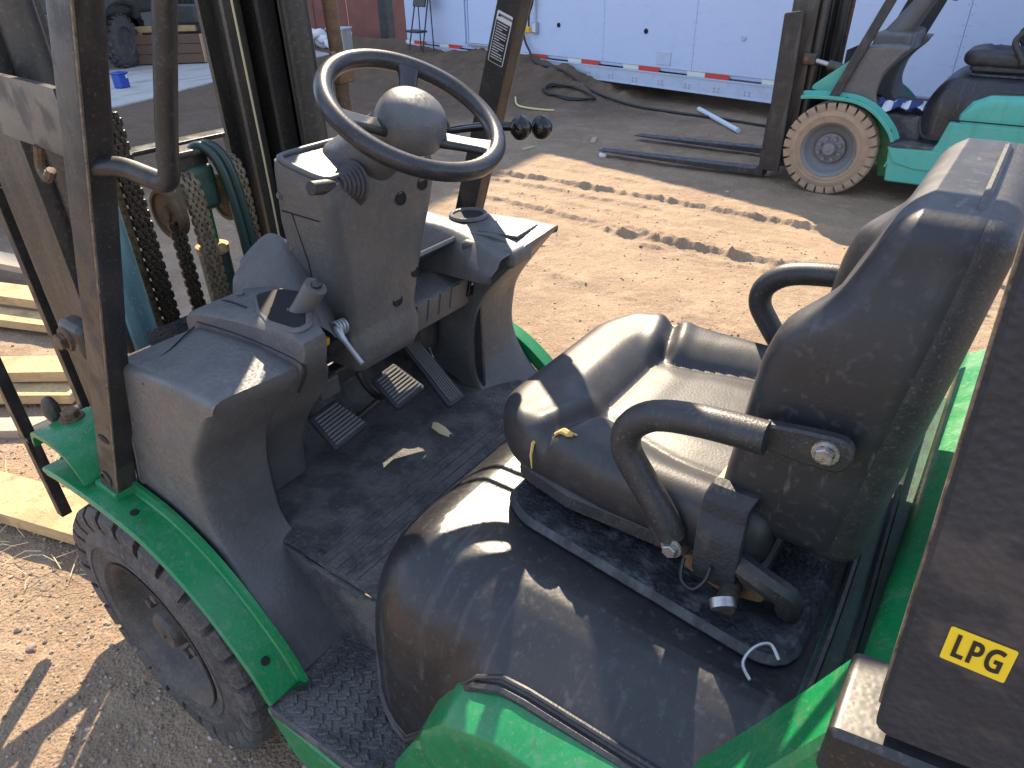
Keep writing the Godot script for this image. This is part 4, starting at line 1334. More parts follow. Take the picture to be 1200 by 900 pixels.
func rear(t: Node3D) -> void:
	counterweight(t, M.green_paint)
	# rubber seals behind the hood
	for i in [0, 2]:
		part("hood_seal", geo().tube(spline([[-1.252 - 0.015 * i, 0.868, -0.49], [-1.256 - 0.015 * i, 0.874, -0.25], [-1.250 - 0.014 * i, 0.874, 0.0], [-1.243 - 0.014 * i, 0.874, 0.25], [-1.243 - 0.014 * i, 0.868, 0.49]], 6), 0.0055, 7), M.soft_rubber, t)
	part("seal_channel", geo().box(Vector3(-1.272, 0.852, 0.0), Vector3(0.06, 0.02, 0.99), 0.003), M.dull_green, t)
	# rear corner panel: green lip with the pillar foot on it
	part("rear_corner", geo().prism(rpoly([[-1.18, 0.80, 0.0], [-1.18, 0.87, 0.02], [-1.235, 1.00, 0.03], [-1.288, 1.135, 0.008], [-1.60, 1.135, 0.0], [-1.60, 0.80, 0.0]]), -0.575, -0.485, 0.006), M.green_paint, t)
	# cross member behind the backrest
	part("rear_crossbar", geo().box(Vector3(-1.257, 0.985, 0.25), Vector3(0.014, 0.045, 0.52), 0.004, Basis(Vector3.UP, -0.015) * Basis(Vector3(0, 0, 1), 0.35)), M.pale_green, t)
	part("latch_hole", geo().box(Vector3(-1.2550, 0.990, 0.42), Vector3(0.014, 0.022, 0.03), 0.001, Basis(Vector3.UP, -0.015) * Basis(Vector3(0, 0, 1), 0.35)), M.dark_gap, t)
	# rear pillars and the near panel over the pillar
	for s in [-1.0, 1.0]:
		part("rear_pillar", geo().box(Vector3(-1.53, 1.55, 0.50 * s), Vector3(0.07, 1.06, 0.06), 0.006, Basis(Vector3(0, 0, 1), 0.12)), M.black_paint, t)
	var pn := part("pillar_panel", geo().prism(rpoly([[-1.3100, 1.160, 0.012], [-1.60, 1.212, 0.0], [-1.60, 1.75, 0.0], [-1.2775, 1.75, 0.0]], 4), -0.578, -0.562, 0.003), M.worn_panel, t)
	part("panel_edge", geo().box(Vector3(-1.2930, 1.46, -0.5665), Vector3(0.003, 0.55, 0.012), 0.001, Basis(Vector3(0, 0, 1), -0.0557)), M.worn_edge, pn)
	part("pillar_base", geo().prism(rpoly([[-1.284, 1.095, 0.01], [-1.284, 1.150, 0.008], [-1.315, 1.156, 0.01], [-1.60, 1.205, 0.0], [-1.60, 1.095, 0.0]]), -0.586, -0.50, 0.005), M.black_paint, t)
	# yellow sticker
	var out := Vector3(0, 0, -1)
	var bs := Basis(Vector3(-1, 0, 0), Vector3(0, 1, 0), Vector3(0, 0, -1)) * Basis(Vector3(0, 0, 1), 0.03)
	var c := Vector3(-1.343, 1.271, -0.5785)
	var l := part("fuel_sticker", geo().prism(rrect(0.0170, 0.0140, 0.0016), 0.0, 0.0005, 0.0, Transform3D(bs, c)), M.label_yellow, pn)
	text("LPG", 0.0150, Transform3D(bs * Basis.from_scale(Vector3(0.98, 1.75, 1.0)), c + out * 0.0008), M.label_black, l, true)

func chain(path: PackedVector3Array, w: float, g: Geo) -> void:
	# leaf chain: plates side by side, pinned
	var pts := resample(path, maxi(4, int(path_len(path) / 0.0125)))
	for i in pts.size() - 1:
		var a := pts[i]
		var b := pts[i + 1]
		var d := (b - a).normalized()
		var ax := Vector3(0, 0, 1)
		var bs := Basis(d, ax.cross(d).normalized(), ax)
		var c := (a + b) / 2
		for k in 3:
			var off := (k - 1) * w * 0.36 + (0.0 if i % 2 == 0 else w * 0.12)
			g.box(c + ax * off, Vector3(0.0185, 0.0135, w * 0.3), 0.003, bs)

func path_len(p: PackedVector3Array) -> float:
	var l := 0.0
	for i in p.size() - 1: l += p[i].distance_to(p[i + 1])
	return l

func channel(x0: float, x1: float, z: float, depth: float, y0: float, y1: float, th := 0.014) -> Geo:
	# a C section open towards the middle (z = 0)
	var s := signf(z)
	return geo().prism(rpoly([[x0, z], [x1, z], [x1, z - s * depth], [x1 - th, z - s * depth], [x1 - th, z - s * th], [x0 + th, z - s * th], [x0 + th, z - s * depth], [x0, z - s * depth]]), y0, y1, 0.002, Transform3D(Basis(Vector3(1, 0, 0), Vector3(0, 0, 1), Vector3(0, 1, 0)), Vector3.ZERO))

func mast(t: Node3D, far: bool) -> void:
	var top := 2.15
	for s in [-1.0, 1.0]:
		part("outer_rail", channel(0.315, 0.50, 0.375 * s, 0.075, 0.12, top), M.greasy_steel, t, 30)
		part("middle_rail", channel(0.36, 0.505, 0.315 * s, 0.05, 0.14, top + 0.01), M.greasy_steel, t, 30)
		part("inner_rail", channel(0.42, 0.535, 0.258 * s, 0.05, 0.16, top + 0.02), M.greasy_steel, t, 30)
		part("lift_cylinder", geo().tube(V([[0.285, 0.2, 0.315 * s], [0.285, 1.95, 0.315 * s]]), 0.034, 18), M.greasy_steel, t, 50)
		part("lift_rod", geo().tube(V([[0.285, 1.95, 0.315 * s], [0.285, 2.2, 0.315 * s]]), 0.02, 14), M.chrome, t)
		if not far or s < 0:
			var tc := part("tilt_cylinder", geo().tube(V([[-0.02, 0.86, 0.40 * s], [0.16, 0.90, 0.40 * s]]), 0.034, 16), M.greasy_steel, t, 50)
			part("tilt_rod", geo().tube(V([[0.15, 0.898, 0.40 * s], [0.29, 0.93, 0.40 * s]]), 0.018, 12), M.zinc, tc)
			part("tilt_clevis", geo().rbox(Vector3(0.30, 0.932, 0.405 * s), Vector3(0.10, 0.085, 0.05), 0.018, 3), M.greasy_steel, tc)
			part("tilt_pin", geo().bolt(Vector3(0.315, 0.935, 0.43 * s), Vector3(0, 0, s), 0.02, 0.02), M.rusty, tc)
	for y in [0.35, 1.98]:
		part("mast_tie", geo().box(Vector3(0.335, y, 0.0), Vector3(0.04, 0.11, 0.76), 0.006), M.greasy_steel, t)
	# free lift cylinder with its crosshead, sheaves, hoses and chains
	var fc := part("free_lift_cylinder", geo().tube(V([[0.46, 0.22, 0.045], [0.46, 0.965, 0.045]]), 0.041, 20), M.dull_green, t, 50)
	part("cylinder_cap", geo().lathe(V2([[0.041, 0.0], [0.044, 0.003], [0.044, 0.02], [0.03, 0.026], [0.0, 0.026]]), 20, Transform3D(Basis(), Vector3(0.46, 0.955, 0.045))), M.lumber, fc)
	part("cylinder_rod", geo().tube(V([[0.46, 0.97, 0.045], [0.46, 1.12, 0.045]]), 0.022, 16), M.green_paint, fc)
	var ch := part("crosshead", geo().rbox(Vector3(0.465, 1.135, 0.045), Vector3(0.09, 0.12, 0.085), 0.02, 3), M.dull_green, t)
	part("crosshead_fork", geo().box(Vector3(0.47, 1.195, 0.030), Vector3(0.07, 0.08, 0.11), 0.012), M.greasy_steel, ch)
	part("crosshead_fork", geo().box(Vector3(0.44, 1.228, 0.030), Vector3(0.05, 0.018, 0.135), 0.006), M.greasy_steel, ch)
	for z in [-0.045, 0.125]:
		var sv := geo()
		sv.lathe(V2([[0.0, -0.014], [0.018, -0.014], [0.02, -0.008], [0.052, -0.008], [0.054, -0.014], [0.062, -0.014], [0.055, -0.005], [0.055, 0.005], [0.062, 0.014], [0.054, 0.014], [0.052, 0.008], [0.02, 0.008], [0.018, 0.014], [0.0, 0.014]]), 30, Transform3D(Geo.along(Vector3(0, 0, 1)), Vector3(0.44, 1.095, z - 0.012)))
		part("sheave", sv, M.rusty, t, 30)
	for e in [[0.395, -0.005, 1.13, 0.045], [0.40, 0.135, 1.14, 0.04]]:
		var g := geo()
		chain(spline([[e[0], 0.45, e[1]], [e[0], 0.95, e[1]], [e[0] + 0.005, e[2], e[1]], [e[0] + 0.03, e[2] + 0.05, e[1]], [e[0] + 0.07, e[2] + 0.05, e[1]]], 6), e[3], g)
		kind(part("lift_chain", g, M.chain_steel, t, 30), "stuff")
	for e in [[0.355, -0.175, 0.04, 0], [0.405, -0.07, 0.035, 0], [0.37, 0.285, 0.035, 1]]:
		var g := geo()
		chain(V([[e[0], 0.5, e[1]], [e[0], 2.1, e[1]] if e[3] else [e[0], 1.36 if e[1] < -0.1 else 1.08, e[1]]]), e[2], g)
		kind(part("lift_chain", g, M.chain_steel if e[3] else M.oily_chain, t, 30), "stuff")
	part("chain_backing", geo().box(Vector3(0.372, 0.93, -0.2), Vector3(0.012, 0.86, 0.02), 0.002), M.chain_steel, t)
	for k in 2:
		part("mast_hose", geo().tube(spline([[0.47, 1.18, 0.03 + 0.022 * k], [0.435, 1.238, 0.05 + 0.022 * k], [0.40, 1.215, 0.075 + 0.024 * k], [0.385, 1.12, 0.09 + 0.024 * k], [0.385, 0.9, 0.10 + 0.024 * k], [0.385, 0.5, 0.10 + 0.024 * k]], 6), 0.0125, 10), M.hose, t, 60)
	# rusty pipe on the far lift cylinder, with its clamp
	var rp := part("lift_pipe", geo().tube(spline([[0.25, 0.5, 0.40], [0.255, 0.9, 0.402], [0.25, 1.3, 0.402], [0.26, 1.62, 0.405], [0.255, 2.0, 0.40]], 6), 0.019, 12), M.rusty, t, 60)
	part("pipe_clamp", geo().box(Vector3(0.25, 1.385, 0.403), Vector3(0.055, 0.06, 0.055), 0.008), M.rusty, rp)
	part("pipe_clamp", geo().bolt(Vector3(0.235, 1.415, 0.372), Vector3(0, 1, 0), 0.009, 0.02), M.chain_steel, rp)
	# carriage and load backrest
	var cb := part("carriage", geo().box(Vector3(0.655, 0.42, 0.0), Vector3(0.04, 0.10, 0.60), 0.006), M.greasy_steel, t)
	if far: cb.position.x = -0.14
	part("carriage_bar", geo().box(Vector3(0.655, 0.16, 0.0), Vector3(0.04, 0.10, 0.60), 0.006), M.greasy_steel, cb)
	for s in [-1.0, 1.0]:
		part("carriage_plate", geo().box(Vector3(0.60, 0.34, 0.19 * s), Vector3(0.09, 0.46, 0.02), 0.004), M.greasy_steel, cb)
	if far:
		return
	var lb := part("load_backrest", geo().box(Vector3(0.70, 1.198, 0.0), Vector3(0.062, 0.014, 0.99), 0.004), M.black_paint, t)
	part("backrest_rail", geo().box(Vector3(0.70, 0.55, 0.0), Vector3(0.06, 0.014, 0.99), 0.004), M.black_paint, lb)
	for z in [-0.48, -0.325, -0.16, 0.0, 0.16, 0.325, 0.48]:
		var outer := absf(z) > 0.4
		part("backrest_bar", geo().box(Vector3(0.70, 0.735 if outer else 0.872, z), Vector3(0.032, 0.93 if outer else 0.625, 0.03 if outer else 0.022), 0.003), M.black_paint, lb)
	# plate round the near rail, as a bracket, and the sloping panel ahead of the cowl
	var br := []
	for e in [[-0.145, -0.478], [-0.02, -0.462], [0.12, -0.45], [0.26, -0.435], [0.40, -0.425], [0.52, -0.40]]:
		br.append(V([[e[0], 1.385, e[1]], [e[0], 1.487, e[1]], [e[0] + 0.002, 1.487, e[1] + 0.012], [e[0] + 0.002, 1.385, e[1] + 0.012]]))
	part("mast_bracket", geo().grid(soften(br, 3), true, false, true), M.black_paint, t, 50)
	part("mast_bracket", geo().box(Vector3(0.02, 1.35, -0.40), Vector3(0.10, 0.10, 0.015), 0.004), M.black_paint, t)
	part("bracket_hook", geo().tube(spline([[0.03, 1.385, -0.455], [0.04, 1.35, -0.46], [0.02, 1.335, -0.462], [0.005, 1.35, -0.458]], 4), 0.008, 8), M.rusty, t)
	var pl := geo()
	pl.prism(V2([[0.245, 0.72], [0.265, 0.72], [0.265, 1.36], [0.245, 1.36]]), -0.325, -0.262, 0.003)
	part("front_panel", pl, M.faded_teal, t)
	part("rail_scar", geo().tube(V([[0.388, 0.9, 0.212], [0.388, 1.2, 0.214], [0.388, 1.7, 0.212]]), 0.003, 5), M.pale_foam, t)

# ---------------------------------------------------------------- the second forklift
func far_truck() -> void:
	var t := thing("forklift", "teal forklift with dusty tan tyre parked in front of the white trailer", "forklift", Vector3(-0.075, 0, 5.42))
	wheel(t, 0.0, 0.585, -1.0, 0.335, M.muddy_tyre, M.grey_rim, M.grey_rim)
	wheel(t, 0.0, 0.585, 1.0, 0.335, M.muddy_tyre, M.grey_rim, M.grey_rim)
	for s in [-1.0, 1.0]:
		fender(t, s, M.teal_paint)
		pillar(t, s, M.black_paint)
		cowl_side(t, s, M.cowl_plastic)
		side_panel(t, s, M.teal_paint)
		part("fender_liner", geo().prism(rpoly([[0.02, 0.70], [-0.18, 0.66], [-0.34, 0.54], [-0.42, 0.44], [-0.42, 0.16], [-0.36, 0.16], [-0.3, 0.4], [-0.12, 0.6], [0.02, 0.64]]), 0.40, 0.44, 0.003, Transform3D(Basis.from_scale(Vector3(1, 1, s)), Vector3.ZERO)), M.green_paint, t)
		part("mast_gusset", geo().prism(rpoly([[0.015, 0.70], [0.235, 0.735, 0.01], [0.225, 0.765, 0.01], [-0.09, 1.02], [-0.10, 1.0]]), 0.452, 0.462, 0.002, Transform3D(Basis.from_scale(Vector3(1, 1, s)), Vector3.ZERO)), M.teal_paint, t)
		part("guard_panel", geo().prism(rpoly([[-0.085, 1.035], [-0.17, 1.05], [-0.33, 1.05, 0.02], [-0.46, 1.42], [-0.62, 1.78], [-0.50, 1.78], [-0.34, 1.42]]), 0.40, 0.43, 0.004, Transform3D(Basis.from_scale(Vector3(1, 1, s)), Vector3.ZERO)), M.worn_panel, t) if s > 0 else null
	# wide dash of the far side seen over the cowl
	part("dash", geo().rbox(Vector3(-0.20, 1.04, 0.1), Vector3(0.26, 0.14, 0.62), 0.03, 3), M.cowl_plastic, t)
	overhead_guard(t, M.black_paint)
	steering(t, false)
	floor_and_pedals(t, false)
	step(t, M.teal_paint, false)
	hood(t, M.hood_cover, M.soft_rubber, M.dusty_black)
	seat(t, false)
	part("lower_body", geo().prism(rpoly([[-0.405, 0.405], [-0.43, 0.16, 0.02], [-1.85, 0.16, 0.03], [-1.85, 0.60], [-0.74, 0.60], [-0.70, 0.43, 0.02]]), -0.572, 0.572, 0.01), M.teal_paint, t)
	part("counterweight", geo().prism(rpoly([[-1.315, 0.20, 0.03], [-1.315, 0.945, 0.035], [-1.42, 0.985, 0.05], [-1.80, 0.96, 0.12], [-1.92, 0.70, 0.15], [-1.86, 0.25, 0.06]], 5), -0.58, 0.58, 0.03), M.worn_panel, t)
	part("panel_gap", geo().box(Vector3(-1.06, 0.622, -0.5865), Vector3(0.66, 0.008, 0.006), 0.001), M.dark_gap, t)
	for s in [-1.0, 1.0]:
		part("rear_pillar", geo().box(Vector3(-1.50, 1.50, 0.50 * s), Vector3(0.09, 1.14, 0.06), 0.006, Basis(Vector3(0, 0, 1), 0.12)), M.black_paint, t)
	mast(t, true)
	for s in [-1.0, 1.0]:
		# forks lying on the ground
		var z: float = 0.37 * s
		var fk := geo()
		fk.prism(rpoly([[0.50, 0.03], [1.62, 0.042, 0.0], [2.06, 0.052, 0.01], [2.06, 0.062, 0.005], [1.2, 0.075, 0.0], [0.58, 0.085, 0.03], [0.545, 0.12, 0.03], [0.54, 0.50, 0.0], [0.505, 0.50, 0.0]], 3), z - 0.058, z + 0.058, 0.004)
		part("fork", fk, M.black_paint, t)
		# wide upright of the load backrest
		part("backrest_upright", geo().prism(rpoly([[0.36, 0.10, 0.02], [0.49, 0.10, 0.02], [0.51, 0.5, 0.0], [0.52, 1.24, 0.02], [0.38, 1.26, 0.01], [0.37, 0.9, 0.0]]), 0.47, 0.492, 0.004, Transform3D(Basis.from_scale(Vector3(1, 1, s)), Vector3.ZERO)), M.black_paint, t) if s < 0 else null

# ---------------------------------------------------------------- trailer and the back of the yard
const TR_A := Vector3(1.2, 0, 7.55)
const TR_ANG := 0.235

func on_wall(u: float, y: float, out := 0.0) -> Vector3:   # a place on the trailer's near wall: u along it to the left of the picture
	var d := Vector3(cos(TR_ANG), 0, sin(TR_ANG))
	return TR_A + d * u + Vector3(sin(TR_ANG), 0, -cos(TR_ANG)) * out + Vector3(0, y, 0)

func trailer() -> void:
	var base := TR_A
	var t := thing("trailer", "long white box trailer with red and white reflective strips along the bottom", "trailer", base, -TR_ANG)
	# local axes: x along the wall to the left of the picture, z into the trailer
	var u0 := -6.17
	var u1 := 7.32
	var h0 := 0.33
	var h1 := 4.15
	part("trailer_box", geo().box(Vector3((u0 + u1) / 2, (h0 + h1) / 2 + 0.02, 1.27), Vector3(u1 - u0, h1 - h0, 2.5), 0.03), M.trailer_skin, t)
	# the door stands left of the seams seen in the middle
	var u := u0
	var k := 0
	while u < u1 - 0.2:
		var w := minf(1.46, u1 - u)
		part("wall_panel", geo().box(Vector3(u + w / 2, (h0 + h1) / 2 + 0.02, 0.006), Vector3(w - 0.004, h1 - h0 - 0.1, 0.008), 0.002), M.trailer_skin, t)
		u += 1.46
		k += 1
	var rv := geo()
	u = u0
	var hp := V2([[0.009, 0.0], [0.007, 0.003], [0.0005, 0.004]])
	var out := Basis(Vector3(1, 0, 0), Vector3(0, 0, -1), Vector3(0, 1, 0))
	while u < u1:
		var y := h0 + 0.1
		while y < 2.6:
			for o in [-0.025, 0.025]:
				rv.lathe(hp, 5, Transform3D(out, Vector3(u + o, y, 0.002)))
			y += 0.085
		u += 1.46
	u = u0
	while u < u1:
		rv.lathe(hp, 5, Transform3D(out, Vector3(u, h0 + 0.075, 0.002)))
		u += 0.07
	kind(part("rivets", rv, M.aluminium, t), "stuff")
	# bottom rail with bolts
	var rl := part("bottom_rail", geo().box(Vector3((u0 + u1) / 2, 0.255, -0.004), Vector3(u1 - u0, 0.17, 0.03), 0.004), M.aluminium, t)
	part("rail_edge", geo().box(Vector3((u0 + u1) / 2, 0.335, -0.012), Vector3(u1 - u0, 0.018, 0.03), 0.003), M.aluminium, rl)
	part("rail_edge", geo().box(Vector3((u0 + u1) / 2, 0.17, -0.010), Vector3(u1 - u0, 0.018, 0.034), 0.003), M.aluminium, rl)
	var bg := geo()
	u = u0 + 0.15
	while u < u1:
		for o in [[0.0, 0.21], [0.06, 0.21], [0.0, 0.245], [0.06, 0.245]]:
			bg.bolt(Vector3(u + o[0], o[1], -0.019), Vector3(0, 0, -1), 0.008, 0.008)
		u += 0.42
	kind(part("rail_bolts", bg, M.galvanised, rl), "stuff")
	# reflective strips: white then red, in pairs
	for i in 13:
		var c := -5.43 + 1.03 * i
		part("reflective_strip", geo().box(Vector3(c, 0.372, -0.0045), Vector3(0.33, 0.05, 0.003), 0.0008), M.tape_red, rl)
		part("reflective_strip", geo().box(Vector3(c + 0.30, 0.372, -0.0045), Vector3(0.26, 0.05, 0.003), 0.0008), M.tape_white, rl)
	# round marker lamps and a placard frame
	for c in [3.44, 1.87, 0.46]:
		part("marker_lamp", geo().lathe(V2([[0.030, 0.0], [0.030, 0.012], [0.023, 0.016], [0.018, 0.010], [0.0005, 0.013]]), 18, Transform3D(out, Vector3(c, 0.80, 0.002))), M.dark_gap if c != 0.46 else M.aluminium, t)
	part("placard_frame", geo().box(Vector3(1.56, 0.51, -0.003), Vector3(0.22, 0.15, 0.008), 0.002), M.aluminium, t)
	# side door on the left
	part("door_frame", geo().box(Vector3(5.60, 1.30, -0.018), Vector3(0.06, 1.7, 0.03), 0.006), M.trailer_skin, t)
	part("door_frame", geo().box(Vector3(5.52, 1.30, -0.010), Vector3(0.03, 1.7, 0.03), 0.006), M.trailer_skin, t)
	part("door_leaf", geo().box(Vector3(5.07, 1.32, -0.008), Vector3(0.82, 1.72, 0.02), 0.004), M.trailer_skin, t)
	part("door_sill", geo().box(Vector3(5.07, 0.44, -0.03), Vector3(0.86, 0.03, 0.05), 0.004), M.galvanised, t)
	# socket with its box
	var sb := part("socket_box", geo().rbox(Vector3(3.90, 0.75, -0.03), Vector3(0.10, 0.14, 0.06), 0.006, 2), M.galvanised, t)
	part("socket_face", geo().box(Vector3(3.90, 0.75, -0.062), Vector3(0.075, 0.115, 0.006), 0.002), M.label_white, sb)
	part("conduit", geo().tube(V([[3.90, 0.82, -0.02], [3.90, 2.6, -0.02]]), 0.012, 8), M.galvanised, sb)

func yard() -> void:
	ladder()
	cables()
	lumber()
	back_row()
	small_things()

func ladder() -> void:
	var t := thing("step_ladder", "small black folding step ladder leaning on the trailer wall", "ladder", on_wall(6.42, 0.0, 0.32))
	t.rotation.y = -TR_ANG
	t.position.y = ground_y(t.position.x, t.position.z)
	for s in [-1.0, 1.0]:
		part("rail", geo().tube(V([[0.20 * s, 0.0, -0.12], [0.165 * s, 1.25, 0.20]]), 0.012, 8), M.black_cable, t)
		part("rear_leg", geo().tube(V([[0.19 * s, 0.0, 0.12], [0.17 * s, 0.85, 0.12]]), 0.010, 8), M.black_cable, t)
	part("tread", geo().rbox(Vector3(0, 0.30, -0.08), Vector3(0.36, 0.035, 0.20), 0.01, 2), M.soft_rubber, t)
	part("tread", geo().rbox(Vector3(0, 0.80, 0.05), Vector3(0.34, 0.30, 0.035), 0.012, 2, [0, 0, 0], Basis(Vector3(1, 0, 0), 0.25)), M.soft_rubber, t)
	part("handle", geo().tube(V([[-0.165, 1.25, 0.20], [0.165, 1.25, 0.20]]), 0.012, 8), M.black_cable, t)

func on_ground(x: float, z: float, up := 0.0) -> Vector3:
	return Vector3(x, ground_y(x, z) + up, z)

func cables() -> void:
	# power cable: down the wall, over the mound and away behind the forks
	var p := [on_wall(4.19, 2.6, 0.03), on_wall(4.20, 1.7, 0.03), on_wall(4.19, 1.0, 0.035), on_wall(4.12, 0.62, 0.05), on_wall(3.95, 0.45, 0.10)]
	for q in [[4.75, 8.10], [4.2, 7.95], [3.6, 7.72], [2.9, 7.45], [2.3, 7.30], [1.7, 7.22], [1.1, 7.10], [0.5, 7.0]]:
		p.append(on_ground(q[0], q[1], 0.016))
	var c := MeshInstance3D.new()
	c.mesh = geo().tube(spline(p, 6), 0.016, 8).mesh(60)
	c.material_override = M.black_cable
	put(c, "power_cable", self)
	tag(c, "thick black power cable running down the trailer wall and along the mound", "cable")
	var coilp := []
	for i in 30:
		var a := TAU * i / 13.0
		coilp.append(on_ground(3.75 + cos(a) * (0.36 + 0.02 * sin(i * 1.7)), 7.35 + sin(a) * (0.22 + 0.015 * cos(i * 2.1)), 0.02 + 0.012 * (i / 13)))
	var k := MeshInstance3D.new()
	k.mesh = geo().tube(spline(coilp, 3), 0.013, 7).mesh(60)
	k.material_override = M.black_cable
	put(k, "cable_coil", self)
	tag(k, "loose coil of thin black cable lying on the mound before the trailer", "cable")
	var pg := thing("plug", "yellow plug pushed into the grey socket box on the trailer", "plug", on_wall(3.99, 0.72, 0.09), -TR_ANG)
	part("plug_body", geo().rbox(Vector3(0, 0, 0), Vector3(0.085, 0.09, 0.06), 0.02, 3), M.yellow_plastic, pg)
	part("plug_cord", geo().tube(spline([[-0.02, 0.03, 0], [-0.03, 0.2, 0.0], [-0.10, 0.45, 0.02], [-0.13, 1.3, 0.03]], 6), 0.013, 8), M.black_cable, pg)
	var hs := MeshInstance3D.new()
	var hp := []
	for q in [[4.25, 6.85], [4.05, 6.60], [3.85, 6.52], [3.6, 6.55], [3.5, 6.6]]:
		hp.append(on_ground(q[0], q[1], 0.02))
	hs.mesh = geo().tube(spline(hp, 6), 0.012, 7).mesh(60)
	hs.material_override = M.orange_hose
	put(hs, "short_hose", self)
	tag(hs, "short curled yellowish hose lying on the dark mound", "hose")
	var pp := MeshInstance3D.new()
	pp.mesh = geo().tube(V([on_ground(2.04, 7.55, 0.03), on_ground(1.22, 6.62, 0.03)]), 0.026, 10).mesh(50)
	pp.material_override = M.pale_blue_pipe
	put(pp, "plastic_pipe", self)
	tag(pp, "straight pale blue plastic pipe lying on the ground beyond the forks", "pipe")

func board(called: String, label: String, a: Vector3, b: Vector3, w: float, th: float, m: Material, group := "", roll := 0.0) -> void:
	var t := thing(called, label, "lumber", Vector3(a.x, 0, a.z), 0.0, group)
	var l := a.distance_to(b)
	var d := (b - a).normalized()
	var side := Vector3(-d.z, 0, d.x).normalized()
	var up := side.cross(d).normalized()
	if up.y < 0: up = -up
	var bs := Basis(d, up, d.cross(up)) * Basis(Vector3(1, 0, 0), roll)
	var o := part("plank", geo().box((a + b) / 2 - Vector3(a.x, 0, a.z), Vector3(l, th, w), 0.003, bs), m, t)
	# end grain, sawn a little proud
	for e in [-1.0, 1.0]:
		part("sawn_end", geo().box((a + b) / 2 - Vector3(a.x, 0, a.z) + d * (l / 2 + 0.0008) * e, Vector3(0.003, th - 0.004, w - 0.004), 0.001, bs), M.grey_lumber, o)

func lumber() -> void:
	# boards lying on dunnage ahead of the near forklift
	board("long_plank", "grey weathered board, topmost and farthest of the boards left of the mast", Vector3(3.95, 0.15, 0.35), Vector3(2.72, 0.15, 0.62), 0.14, 0.04, M.grey_lumber)
	board("long_plank", "bright yellow pine plank under the grey board", Vector3(3.75, 0.12, 0.02), Vector3(2.45, 0.12, 0.46), 0.15, 0.05, M.lumber)
	board("long_plank", "lower pine plank with a dark gap above it, third from the top", Vector3(3.5, 0.055, -0.06), Vector3(2.42, 0.055, 0.34), 0.13, 0.045, M.lumber)
	board("short_plank", "wide pine plank with a split edge beside the tilt cylinder", Vector3(2.55, 0.11, -0.40), Vector3(1.86, 0.11, 0.09), 0.15, 0.05, M.lumber)
	board("short_plank", "pine offcut leaning out under the split plank", Vector3(2.40, 0.06, -0.42), Vector3(1.78, 0.05, 0.02), 0.13, 0.045, M.lumber)
	board("short_plank", "dirty short board nearest the backrest bar, half in the dirt", Vector3(1.85, 0.025, -0.32), Vector3(1.45, 0.025, -0.02), 0.10, 0.04, M.grey_lumber)
	board("wide_board", "wide pale board lying flat beside the front tyre", Vector3(1.75, 0.055, -0.62), Vector3(0.62, 0.055, -0.30), 0.17, 0.05, M.lumber)
	board("thin_stick", "thin splintered stick at the left edge of the picture", Vector3(1.62, 0.02, -0.80), Vector3(1.04, 0.02, -0.70), 0.035, 0.02, M.lumber)

